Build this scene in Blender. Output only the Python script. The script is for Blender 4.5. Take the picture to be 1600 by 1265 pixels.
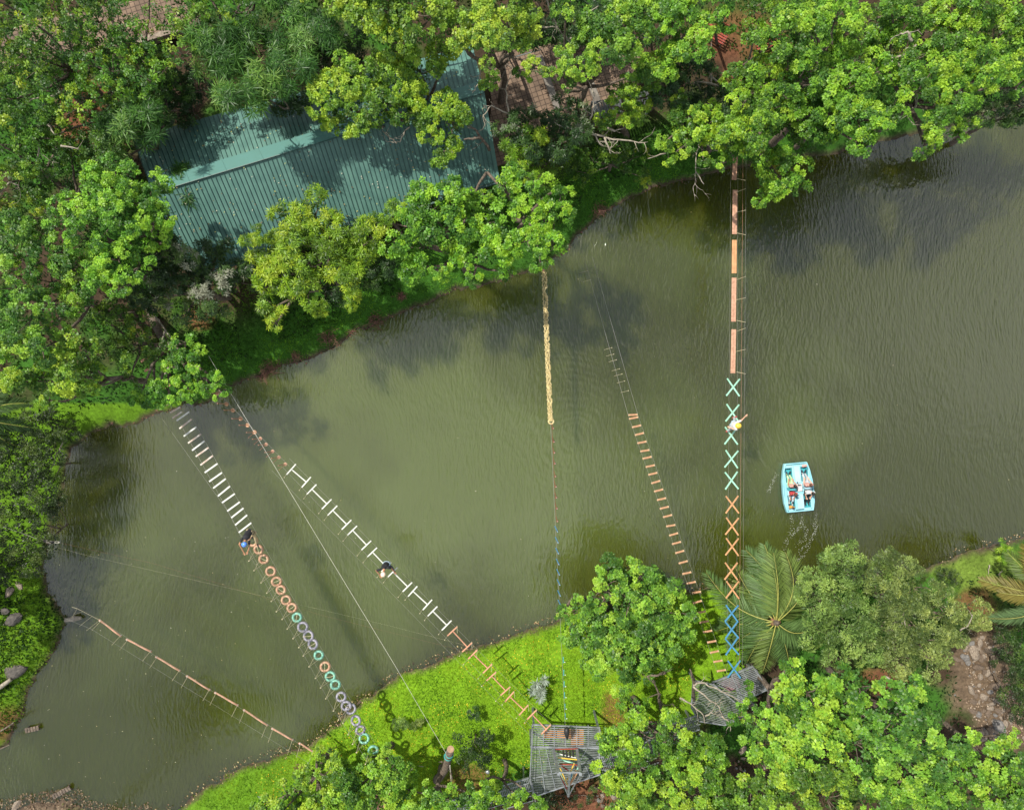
import bpy, bmesh, math, random
import numpy as np
from mathutils import Vector, Matrix, Quaternion
scene = bpy.context.scene
for o in list(bpy.data.objects): bpy.data.objects.remove(o)
random.seed(7); RNG = np.random.default_rng(11)
R = math.radians

# ---------------------------------------------------------------- camera
CAMH = 38.0; FPX = 1600*24/36.0
cam = bpy.data.cameras.new('camera'); cam.lens = 24; cam.sensor_width = 36
cam.clip_start = 0.5; cam.clip_end = 1000
cam_o = bpy.data.objects.new('camera', cam); scene.collection.objects.link(cam_o)
cam_o.location = (0, 0, CAMH); scene.camera = cam_o
scene.render.resolution_x = 1024; scene.render.resolution_y = 809

# ---------------------------------------------------------------- sky and sun
SUN = Vector((0.55, -0.40, -1.0)).normalized()          # direction the light travels
elev = math.asin(-SUN.z); azim = math.atan2(-SUN.x, -SUN.y)
world = bpy.data.worlds.new('World'); scene.world = world; world.use_nodes = True
nt = world.node_tree; nt.nodes.clear()
wo = nt.nodes.new('ShaderNodeOutputWorld')
sky = nt.nodes.new('ShaderNodeTexSky'); sky.sky_type = 'NISHITA'; sky.sun_disc = False
sky.sun_elevation = elev; sky.sun_rotation = azim; sky.air_density = 1.0; sky.dust_density = 1.5
b1 = nt.nodes.new('ShaderNodeBackground'); b1.inputs[1].default_value = 0.09
nt.links.new(sky.outputs[0], b1.inputs[0])
b2 = nt.nodes.new('ShaderNodeBackground'); b2.inputs[0].default_value = (0.93, 0.96, 1.0, 1); b2.inputs[1].default_value = 0.88
tc = nt.nodes.new('ShaderNodeTexCoord')
mp = nt.nodes.new('ShaderNodeMapping'); mp.inputs['Scale'].default_value = (1, 1, 0.55); mp.inputs['Location'].default_value = (0.35, 0.1, 0.0)
nz = nt.nodes.new('ShaderNodeTexNoise'); nz.inputs['Scale'].default_value = 2.2; nz.inputs['Detail'].default_value = 6; nz.inputs['Roughness'].default_value = 0.5
cr = nt.nodes.new('ShaderNodeValToRGB'); cr.color_ramp.elements[0].position = 0.36; cr.color_ramp.elements[1].position = 0.60
mx = nt.nodes.new('ShaderNodeMixShader')
nt.links.new(tc.outputs['Generated'], mp.inputs[0]); nt.links.new(mp.outputs[0], nz.inputs[0])
nt.links.new(nz.outputs['Fac'], cr.inputs[0]); nt.links.new(cr.outputs[0], mx.inputs[0])
nt.links.new(b1.outputs[0], mx.inputs[1]); nt.links.new(b2.outputs[0], mx.inputs[2]); nt.links.new(mx.outputs[0], wo.inputs[0])
sl = bpy.data.lights.new('sun', 'SUN'); sl.energy = 5.0; sl.angle = R(0.6); sl.color = (1.0, 0.95, 0.85)
so = bpy.data.objects.new('sun', sl); scene.collection.objects.link(so)
so.rotation_euler = SUN.to_track_quat('-Z', 'Y').to_euler(); so.location = (-20, 20, 60)
scene.view_settings.view_transform = 'Standard'; scene.view_settings.look = 'None'
scene.view_settings.exposure = 0.34; scene.view_settings.gamma = 1
scene.render.engine = 'CYCLES'
scene.cycles.max_bounces = 5; scene.cycles.diffuse_bounces = 3; scene.cycles.glossy_bounces = 3
scene.cycles.transmission_bounces = 3; scene.cycles.transparent_max_bounces = 6

# ---------------------------------------------------------------- helpers
COL = scene.collection
def P(px, py, z=0.0):
    s = (CAMH - z)/FPX
    return Vector(((px-800)*s, -(py-632.5)*s, z))
def tag(o, label=None, cat=None, group=None, kind=None):
    if label: o['label'] = label
    if cat: o['category'] = cat
    if group: o['group'] = group
    if kind: o['kind'] = kind
    return o
def empty(name, loc=(0,0,0), rz=0, label=None, cat=None, group=None):
    o = bpy.data.objects.new(name, None); COL.objects.link(o); o.location = loc; o.rotation_euler = (0,0,rz)
    o.empty_display_size = 0.2
    return tag(o, label, cat, group)
def copy_tree(o, parent=None):
    c = o.copy(); COL.objects.link(c)
    if parent: c.parent = parent
    for ch in list(o.children): copy_tree(ch, c)
    return c
ORD = ['first','second','third','fourth','fifth','sixth','seventh','eighth','ninth','tenth','eleventh','twelfth',
 'thirteenth','fourteenth','fifteenth','sixteenth','seventeenth','eighteenth','nineteenth','twentieth','twenty-first','twenty-second',
 'twenty-third','twenty-fourth','twenty-fifth','twenty-sixth','twenty-seventh','twenty-eighth','twenty-ninth','thirtieth',
 'thirty-first','thirty-second','thirty-third','thirty-fourth']

def perp(d):
    d = d.normalized(); a = Vector((0,0,1)) if abs(d.z) < 0.9 else Vector((1,0,0))
    u = d.cross(a).normalized(); return u, u.cross(d).normalized()
class MB:
    def __init__(s): s.v=[]; s.f=[]; s.m=[]
    def add(s, vs, fs, mi=0):
        b=len(s.v); s.v += [Vector(v) for v in vs]; s.f += [tuple(b+i for i in f) for f in fs]; s.m += [mi]*len(fs); return s
    def beam(s, a, b, w, h, mi=0, up=None):
        a=Vector(a); b=Vector(b); d=b-a
        if up is None: u,n = perp(d)
        else:
            n=Vector(up); u=d.cross(n).normalized(); n=u.cross(d).normalized()
        vs=[]
        for p in (a,b):
            for i,j in ((-1,-1),(1,-1),(1,1),(-1,1)): vs.append(p+u*(i*w/2)+n*(j*h/2))
        return s.add(vs,[(3,2,1,0),(4,5,6,7),(0,1,5,4),(1,2,6,5),(2,3,7,6),(3,0,4,7)],mi)
    def box(s, c, sx, sy, sz, mi=0):
        c=Vector(c); return s.beam(c-Vector((0,sy/2,0)), c+Vector((0,sy/2,0)), sx, sz, mi)
    def tube(s, pts, r, n=8, mi=0, caps=True):
        pts=[Vector(p) for p in pts]; rs = r if isinstance(r,(list,tuple)) else [r]*len(pts)
        b=[]; u=None
        for i,p in enumerate(pts):
            d=(pts[min(i+1,len(pts)-1)]-pts[max(i-1,0)])
            if d.length<1e-6: d=Vector((0,0,1))
            d.normalize()
            if u is None: u,_=perp(d)
            u=(u-d*u.dot(d)); u=u.normalized() if u.length>1e-4 else perp(d)[0]
            w=d.cross(u)
            for k in range(n):
                a=2*math.pi*k/n; b.append(p+(u*math.cos(a)+w*math.sin(a))*rs[i])
        fs=[]
        for i in range(len(pts)-1):
            for k in range(n):
                k2=(k+1)%n; fs.append((i*n+k,i*n+k2,(i+1)*n+k2,(i+1)*n+k))
        if caps: fs.append(tuple(range(n-1,-1,-1))); fs.append(tuple((len(pts)-1)*n+k for k in range(n)))
        return s.add(b,fs,mi)
    def ball(s, c, rx, ry=None, rz=None, seg=12, rings=8, mi=0, rot=None):
        ry=ry or rx; rz=rz or rx; c=Vector(c); vs=[]
        for i in range(rings+1):
            t=math.pi*i/rings
            for k in range(seg):
                a=2*math.pi*k/seg; p=Vector((rx*math.sin(t)*math.cos(a),ry*math.sin(t)*math.sin(a),rz*math.cos(t)))
                if rot: p=rot@p
                vs.append(c+p)
        fs=[(i*seg+k,(i+1)*seg+k,(i+1)*seg+(k+1)%seg,i*seg+(k+1)%seg) for i in range(rings) for k in range(seg)]
        return s.add(vs,fs,mi)
    def torus(s, c, Rm, r, n=32, k=12, mi=0, rot=None, sq=1.0):
        c=Vector(c); vs=[]
        for i in range(n):
            a=2*math.pi*i/n
            for j in range(k):
                b=2*math.pi*j/k; p=Vector(((Rm+r*math.cos(b))*math.cos(a),(Rm+r*math.cos(b))*math.sin(a),r*sq*math.sin(b)))
                if rot: p=rot@p
                vs.append(c+p)
        fs=[(i*k+j,((i+1)%n)*k+j,((i+1)%n)*k+(j+1)%k,i*k+(j+1)%k) for i in range(n) for j in range(k)]
        return s.add(vs,fs,mi)
    def prism(s, poly, z0, z1, mi=0):
        n=len(poly); vs=[(p[0],p[1],z0) for p in poly]+[(p[0],p[1],z1) for p in poly]
        a=sum(poly[i][0]*poly[(i+1)%n][1]-poly[(i+1)%n][0]*poly[i][1] for i in range(n))
        fs=[tuple(range(n-1,-1,-1)),tuple(range(n,2*n))]+[(i,(i+1)%n,n+(i+1)%n,n+i) for i in range(n)]
        if a<0: fs=[tuple(reversed(f)) for f in fs]
        return s.add(vs,fs,mi)
    def build(s, name, mats, parent=None, smooth=False, bevel=0, origin=None):
        if not isinstance(mats,(list,tuple)): mats=[mats]
        off = Vector(origin) if origin is not None else Vector((0,0,0))
        if parent is not None and origin is None: off=Vector((0,0,0))
        me=bpy.data.meshes.new(name); me.from_pydata([tuple(v-off) for v in s.v],[],s.f)
        for m in mats: me.materials.append(m)
        if len(mats)>1: me.polygons.foreach_set('material_index', s.m)
        if smooth: me.polygons.foreach_set('use_smooth',[True]*len(s.f))
        me.update(); o=bpy.data.objects.new(name,me); COL.objects.link(o)
        if parent: o.parent=parent
        else: o.location=off
        if bevel:
            md=o.modifiers.new('bevel','BEVEL'); md.width=bevel; md.segments=2; md.limit_method='ANGLE'
        return o

# ---------------------------------------------------------------- materials
def mat(name, col, rough=0.6, metal=0.0, var=0.25, scale=6.0, bump=0.0, spec=0.4, col2=None, detail=4):
    m=bpy.data.materials.new(name); m.use_nodes=True; t=m.node_tree; bs=t.nodes['Principled BSDF']
    g=t.nodes.new('ShaderNodeNewGeometry') if False else t.nodes.new('ShaderNodeTexCoord')
    n=t.nodes.new('ShaderNodeTexNoise'); n.inputs['Scale'].default_value=scale; n.inputs['Detail'].default_value=detail
    t.links.new(g.outputs['Object'],n.inputs[0])
    r=t.nodes.new('ShaderNodeValToRGB'); e=r.color_ramp.elements
    c2 = col2 or tuple(c*(1-var) for c in col); c1 = col if col2 else tuple(min(1,c*(1+var*0.6)) for c in col)
    e[0].position=0.35; e[1].position=0.65; e[0].color=(*c2,1); e[1].color=(*c1,1)
    t.links.new(n.outputs['Fac'],r.inputs[0]); t.links.new(r.outputs[0],bs.inputs['Base Color'])
    bs.inputs['Roughness'].default_value=rough; bs.inputs['Metallic'].default_value=metal; bs.inputs['Specular IOR Level'].default_value=spec
    if bump:
        n2=t.nodes.new('ShaderNodeTexNoise'); n2.inputs['Scale'].default_value=scale*5; n2.inputs['Detail'].default_value=6
        t.links.new(g.outputs['Object'],n2.inputs[0])
        b=t.nodes.new('ShaderNodeBump'); b.inputs['Strength'].default_value=bump; b.inputs['Distance'].default_value=0.02
        t.links.new(n2.outputs['Fac'],b.inputs['Height']); t.links.new(b.outputs[0],bs.inputs['Normal'])
    return m
def leafmat(name, trans=0.35, rough=0.45, spec=0.35):
    m=bpy.data.materials.new(name); m.use_nodes=True; t=m.node_tree; bs=t.nodes['Principled BSDF']; out=t.nodes['Material Output']
    a=t.nodes.new('ShaderNodeAttribute'); a.attribute_name='tint'
    t.links.new(a.outputs['Color'],bs.inputs['Base Color'])
    bs.inputs['Roughness'].default_value=rough; bs.inputs['Specular IOR Level'].default_value=spec
    tr=t.nodes.new('ShaderNodeBsdfTranslucent'); mm=t.nodes.new('ShaderNodeMix'); mm.data_type='RGBA'; mm.blend_type='MULTIPLY'
    mm.inputs[0].default_value=1; t.links.new(a.outputs['Color'],mm.inputs[6]); mm.inputs[7].default_value=(1.7,1.5,0.5,1)
    t.links.new(mm.outputs[2],tr.inputs[0])
    x=t.nodes.new('ShaderNodeMixShader'); x.inputs[0].default_value=trans
    t.links.new(bs.outputs[0],x.inputs[1]); t.links.new(tr.outputs[0],x.inputs[2]); t.links.new(x.outputs[0],out.inputs[0])
    return m
M = {}
M['leaf']=leafmat('foliage'); M['palmleaf']=leafmat('palm_leaf',0.3,0.5,0.25); M['grass']=leafmat('grass_blades',0.4,0.6,0.2); M['litter']=leafmat('dry_leaves',0.1,0.8,0.1)
M['bark']=mat('bark',(0.13,0.10,0.075),0.85,var=0.5,scale=9,bump=0.6)
M['deadwood']=mat('dead_wood',(0.31,0.27,0.21),0.8,var=0.35,scale=8,bump=0.3)
M['white']=mat('white_paint',(0.60,0.60,0.55),0.45,var=0.12,scale=5)
M['pinkwhite']=mat('worn_white_paint',(0.56,0.52,0.46),0.6,scale=7,col2=(0.42,0.29,0.22))
M['salmon']=mat('salmon_paint',(0.50,0.245,0.15),0.55,var=0.25,scale=4)
M['plank']=mat('plank_paint',(0.46,0.23,0.15),0.6,scale=3,col2=(0.36,0.17,0.10))
M['palepl']=mat('pale_plank_paint',(0.50,0.29,0.19),0.6,scale=9,col2=(0.36,0.19,0.12))
M['orange']=mat('orange_paint',(0.50,0.26,0.12),0.5,var=0.2,scale=4)
M['mint']=mat('mint_paint',(0.29,0.56,0.41),0.5,var=0.2,scale=4)
M['blue']=mat('blue_paint',(0.06,0.22,0.38),0.5,var=0.2,scale=4)
M['rung']=mat('rung_wood',(0.48,0.26,0.14),0.6,var=0.35,scale=7)
M['redpaint']=mat('red_paint',(0.26,0.05,0.03),0.6,var=0.3,scale=6)
M['rope']=mat('cream_rope',(0.72,0.60,0.33),0.85,scale=18,col2=(0.42,0.32,0.12),bump=0.8)
M['cord']=mat('cord',(0.50,0.44,0.28),0.8,var=0.2)
M['cable']=mat('steel_cable',(0.28,0.27,0.23),0.5,metal=0.4,var=0.2)
M['whitecable']=mat('white_cable',(0.62,0.60,0.50),0.5,var=0.1)
M['darkcable']=mat('dark_cable',(0.10,0.09,0.07),0.6)
M['ty_or']=mat('orange_tyre_paint',(0.52,0.34,0.22),0.55,scale=9,col2=(0.34,0.17,0.10))
M['ty_mint']=mat('mint_tyre_paint',(0.24,0.50,0.38),0.5,scale=9,col2=(0.10,0.27,0.21))
M['ty_lav']=mat('lavender_tyre_paint',(0.33,0.32,0.37),0.55,scale=9,col2=(0.12,0.12,0.15))
M['steel']=mat('galvanised_steel',(0.30,0.32,0.33),0.45,metal=0.55,var=0.3,scale=4)
M['steeldk']=mat('dull_steel',(0.19,0.21,0.20),0.6,metal=0.4,var=0.3,scale=5)
M['roof']=mat('green_roof_sheet',(0.085,0.185,0.152),0.5,scale=1.7,col2=(0.058,0.138,0.116),bump=0.05)
M['roofrib']=mat('green_roof_rib',(0.03,0.08,0.07),0.5,var=0.2)
M['ridge']=mat('ridge_cap',(0.068,0.170,0.145),0.5,scale=2,col2=(0.07,0.18,0.16))
M['wall']=mat('plaster',(0.35,0.30,0.24),0.8)
M['concrete']=mat('concrete',(0.20,0.18,0.155),0.85,scale=3,col2=(0.12,0.105,0.09),bump=0.3)
M['rock']=mat('rock',(0.29,0.235,0.18),0.85,scale=6,col2=(0.13,0.10,0.075),bump=0.7)
M['greyrock']=mat('grey_rock',(0.10,0.088,0.075),0.85,scale=4,col2=(0.05,0.045,0.04),bump=0.7)
M['skin']=mat('skin',(0.42,0.20,0.11),0.5,var=0.1)
M['skin2']=mat('skin_pale',(0.62,0.36,0.24),0.5,var=0.1)
M['hair']=mat('hair',(0.018,0.012,0.01),0.4,var=0.3,scale=30)
M['brownhair']=mat('brown_hair',(0.10,0.035,0.02),0.45,var=0.3,scale=30)
M['black']=mat('black_cloth',(0.018,0.018,0.022),0.7,var=0.3)
M['darkcloth']=mat('dark_denim',(0.05,0.06,0.09),0.8,var=0.3)
M['khaki']=mat('khaki_cloth',(0.42,0.33,0.19),0.8,var=0.2)
M['greycloth']=mat('grey_cloth',(0.40,0.43,0.45),0.8,var=0.2)
M['whitecloth']=mat('white_cloth',(0.58,0.58,0.57),0.8,var=0.08)
M['paleblue']=mat('pale_blue_cloth',(0.45,0.58,0.66),0.8,var=0.15)
M['greencloth']=mat('pale_green_cloth',(0.40,0.58,0.32),0.8,var=0.2)
M['pinkcloth']=mat('pink_cloth',(0.55,0.30,0.26),0.8,var=0.2)
M['redcloth']=mat('red_cloth',(0.42,0.05,0.05),0.8,var=0.2)
M['orangecloth']=mat('orange_cloth',(0.72,0.32,0.05),0.7,var=0.15)
M['helblue']=mat('blue_helmet',(0.10,0.25,0.75),0.2,var=0.08,spec=0.6)
M['helyel']=mat('yellow_helmet',(0.85,0.55,0.06),0.2,var=0.08,spec=0.6)
M['cap']=mat('cream_cap',(0.80,0.62,0.48),0.6,var=0.06)
M['eye']=mat('eye',(0.02,0.015,0.01),0.2,var=0.1)
M['boat']=mat('pale_blue_fibreglass',(0.29,0.58,0.65),0.28,scale=2,col2=(0.22,0.49,0.57),spec=0.5)
M['boatin']=mat('turquoise_fibreglass',(0.07,0.42,0.46),0.35,scale=2,col2=(0.05,0.33,0.38),spec=0.5)
M['boatwh']=mat('white_deck_panel',(0.36,0.56,0.64),0.35,var=0.15,scale=2)
M['rubber']=mat('black_rubber',(0.02,0.02,0.02),0.5)
M['mat_or']=mat('orange_mat',(0.65,0.30,0.05),0.8,scale=3,col2=(0.42,0.17,0.04))
M['teal']=mat('teal_strap',(0.05,0.28,0.25),0.7)
M['stump']=mat('cut_wood',(0.42,0.27,0.17),0.8)
M['yellow']=mat('yellow_paint',(0.75,0.50,0.06),0.5,var=0.15)
M['foam']=mat('foam',(0.70,0.72,0.66),0.6,var=0.1)
# ---------------------------------------------------------------- terrain and water
SHORE = [(1900,60),(1700,120),(1560,170),(1500,195),(1400,215),(1300,240),(1220,252),(1140,264),(1095,277),(1060,283),(1020,292),(985,310),(950,330),(922,350),(902,368),(880,398),(840,420),(800,432),
 (760,444),(722,452),(700,457),(672,470),(650,480),(622,492),(590,505),(558,517),(535,535),(515,545),(480,563),(450,568),(425,580),(400,590),(380,596),(362,603),(340,615),(318,632),(290,634),(262,640),(235,648),(215,660),
 (195,668),(170,664),(150,672),(125,690),(110,700),(104,722),(105,745),(95,775),(85,800),(78,830),(76,860),(68,888),(74,915),(85,940),(103,965),(98,985),(84,1015),(66,1045),(48,1070),(40,1088),(35,1112),
 (22,1135),(14,1160),(-5,1170),(-60,1180),(-120,1230),(-60,1262),(0,1272),(30,1262),(60,1254),(110,1250),(130,1264),(180,1275),(230,1275),(285,1262),(300,1248),(335,1222),(370,1200),(400,1190),(440,1178),(478,1166),
 (500,1150),(530,1128),(548,1108),(570,1092),(600,1072),(625,1055),(655,1042),(690,1030),(720,1018),(760,1008),(800,992),(830,984),(862,976),(880,965),(900,955),(950,940),(1020,932),(1070,924),(1110,918),(1200,912),(1290,905),(1340,905),
 (1400,898),(1450,886),(1480,872),(1510,862),(1540,855),(1570,848),(1600,835),(1700,810),(1900,760)]
SW = np.array([P(x,y,0)[:2] for x,y in SHORE])
def vnoise(x,y,seed=0):
    xi=np.floor(x).astype(np.int64); yi=np.floor(y).astype(np.int64); xf=x-xi; yf=y-yi
    def h(a,b):
        n=(a*374761393+b*668265263+seed*144665) & 0xffffffff
        n=((n^(n>>13))*1274126177)&0xffffffff
        return ((n^(n>>16))&0xffff)/65535.0
    u=xf*xf*(3-2*xf); v=yf*yf*(3-2*yf)
    return (h(xi,yi)*(1-u)+h(xi+1,yi)*u)*(1-v)+(h(xi,yi+1)*(1-u)+h(xi+1,yi+1)*u)*v
def fbm(x,y,seed=0,o=4):
    r=0;a=0.5
    for i in range(o): r=r+a*vnoise(x*2**i,y*2**i,seed+i); a*=0.5
    return r
def sdist(X,Y):                                           # positive on land
    X=np.asarray(X,float); Y=np.asarray(Y,float); d2=np.full(X.shape,1e9); ins=np.zeros(X.shape,bool)
    n=len(SW)
    for i in range(n):
        ax,ay=SW[i]; bx,by=SW[(i+1)%n]; dx=bx-ax; dy=by-ay; L=dx*dx+dy*dy
        t=np.clip(((X-ax)*dx+(Y-ay)*dy)/L,0,1); d2=np.minimum(d2,(X-ax-t*dx)**2+(Y-ay-t*dy)**2)
        c=((ay>Y)!=(by>Y)); 
        with np.errstate(divide='ignore',invalid='ignore'):
            xc=ax+(Y-ay)*dx/(dy if dy!=0 else 1e-9)
        ins^=(c&(X<xc))
    d=np.sqrt(d2); return np.where(ins,-d,d)
def height(X,Y):
    X=np.asarray(X,float); Y=np.asarray(Y,float)
    d=sdist(X,Y)+(fbm(X*2.2,Y*2.2,5)-0.47)*0.55
    land=0.02+0.55*(1-np.exp(-np.maximum(d,0)/0.9))+0.35*np.clip(d/7,0,1)+(fbm(X*0.6,Y*0.6,9)-0.47)*0.3*np.clip(d,0,1)
    return np.where(d>0,land,-0.02-0.9*(1-np.exp(d/2.0))), d
def gh(x,y): return float(height(np.array([x]),np.array([y]))[0][0])
def G(px,py,dz=0.0):                                      # the point of the ground seen at this pixel
    p=P(px,py,0.5); z=max(gh(p.x,p.y),0.0); p=P(px,py,z+dz); return p
ax=np.concatenate([np.linspace(-160,-38,24,endpoint=False),np.arange(-38,38,0.2),np.linspace(38,160,25)])
ay=np.concatenate([np.linspace(-140,-30,22,endpoint=False),np.arange(-30,30,0.2),np.linspace(30,140,23)])
GX,GY=np.meshgrid(ax,ay); H,GD=height(GX,GY)
def gridmesh(name,X,Y,Z,cols,m):
    ny,nx=X.shape; me=bpy.data.meshes.new(name); co=np.stack([X,Y,Z],-1).reshape(-1,3).astype(np.float32)
    i=np.arange((ny-1)*(nx-1)); r=i//(nx-1); c=i%(nx-1); a=r*nx+c; f=np.stack([a,a+1,a+nx+1,a+nx],-1).astype(np.int32)
    me.vertices.add(len(co)); me.vertices.foreach_set('co',co.ravel())
    me.loops.add(f.size); me.loops.foreach_set('vertex_index',f.ravel()); me.polygons.add(len(f)); me.polygons.foreach_set('loop_start',np.arange(0,f.size,4,dtype=np.int32))
    me.polygons.foreach_set('use_smooth',np.ones(len(f),bool))
    at=me.color_attributes.new('tint','FLOAT_COLOR','POINT'); at.data.foreach_set('color',np.concatenate([cols.reshape(-1,3),np.ones((len(co),1))],1).astype(np.float32).ravel())
    me.update(calc_edges=True); me.materials.append(m); o=bpy.data.objects.new(name,me); COL.objects.link(o); return o
def sm(a,b,x): t=np.clip((x-a)/(b-a),0,1); return t*t*(3-2*t)
def blob(px,py,r,X,Y,ry=None):                            # soft patch of ground cover, at a place on the ground
    c=P(px,py,0.6); s=CAMH/FPX; return 1-sm(0.55,1.0,np.sqrt(((X-c.x)/(r*s))**2+((Y-c.y)/((ry or r)*s))**2)+0.5*(fbm(X*1.3,Y*1.3,31)-0.47))
n1=fbm(GX*0.5,GY*0.5,1)[...,None]; n2=fbm(GX*2.5,GY*2.5,2)[...,None]
soil=np.array([0.045,0.030,0.018])*(0.6+0.9*n2); redsoil=np.array([0.15,0.062,0.032])*(0.7+0.6*n2)
grassd=np.array([0.036,0.11,0.012])*(0.6+0.8*n2); lawn=np.array([0.13,0.25,0.010])*(0.75+0.5*n2)
def lerp(a,b,t): return a*(1-t[...,None])+b*t[...,None]
C=lerp(soil,grassd,sm(0.40,0.62,n1[...,0]))
C=lerp(C,grassd*0.9,1-sm(2.0,4.5,GD))                          # grassy banks
south=(GY<0)&(GX<13)
C=lerp(C,lawn,np.where(south,1,0)*(1-sm(7.0,8.5,GD+2*n1[...,0]))*np.where(GX>-12,1,0.6))
C=lerp(C,lawn,blob(1110,960,90,GX,GY)); 
C=lerp(C,np.array([0.11,0.17,0.025])*(0.6+0.8*n2),blob(1530,885,95,GX,GY,50))
for x,y in ((1530,1030),(1545,1090),(1560,1140),(1520,1075)): C=lerp(C,np.array([0.12,0.085,0.055])*(0.6+0.8*n2),blob(x,y,62,GX,GY,50))
for x,y,r,ry in ((1115,60,60,50),(1160,55,60,60),(1195,75,50,40),(1147,118,25,25),(140,165,55,55),(160,160,30,40),(130,205,50,30),(140,210,40,30),(200,220,30,20),(10,1140,45,40),(960,1105,25,35),
  (730,1215,45,30),(910,1240,60,40),(1380,1060,50,30),(1525,950,40,40),(310,500,30,20)):
    C=lerp(C,redsoil,blob(x,y,r,GX,GY,ry)*(0.55 if y<110 else .8))
C=lerp(C,np.array([0.15,0.11,0.075])*(0.7+0.6*n2),blob(30,1262,110,GX,GY,40))
C=lerp(C,np.array([0.07,0.05,0.035])*(0.6+0.8*n2),1-sm(0.0,0.34,GD))  # wet margin
def groundmat():
    m=bpy.data.materials.new('ground'); m.use_nodes=True; t=m.node_tree; bs=t.nodes['Principled BSDF']
    a=t.nodes.new('ShaderNodeAttribute'); a.attribute_name='tint'; tc=t.nodes.new('ShaderNodeTexCoord')
    n=t.nodes.new('ShaderNodeTexNoise'); n.inputs['Scale'].default_value=7; n.inputs['Detail'].default_value=8; n.inputs['Roughness'].default_value=0.7
    t.links.new(tc.outputs['Object'],n.inputs[0]); r=t.nodes.new('ShaderNodeMapRange'); r.inputs[1].default_value=0.3; r.inputs[2].default_value=0.7; r.inputs[3].default_value=0.55; r.inputs[4].default_value=1.4
    t.links.new(n.outputs['Fac'],r.inputs[0]); v=t.nodes.new('ShaderNodeVectorMath'); v.operation='SCALE'; t.links.new(a.outputs['Color'],v.inputs[0]); t.links.new(r.outputs[0],v.inputs['Scale'])
    t.links.new(v.outputs[0],bs.inputs['Base Color']); bs.inputs['Roughness'].default_value=0.95; bs.inputs['Specular IOR Level'].default_value=0.15
    b=t.nodes.new('ShaderNodeBump'); b.inputs['Strength'].default_value=0.8; b.inputs['Distance'].default_value=0.06; t.links.new(n.outputs['Fac'],b.inputs['Height']); t.links.new(b.outputs[0],bs.inputs['Normal'])
    return m
tag(gridmesh('ground',GX,GY,H,C,groundmat()),kind='structure',label='grassy banks and soil around the lake')
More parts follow.
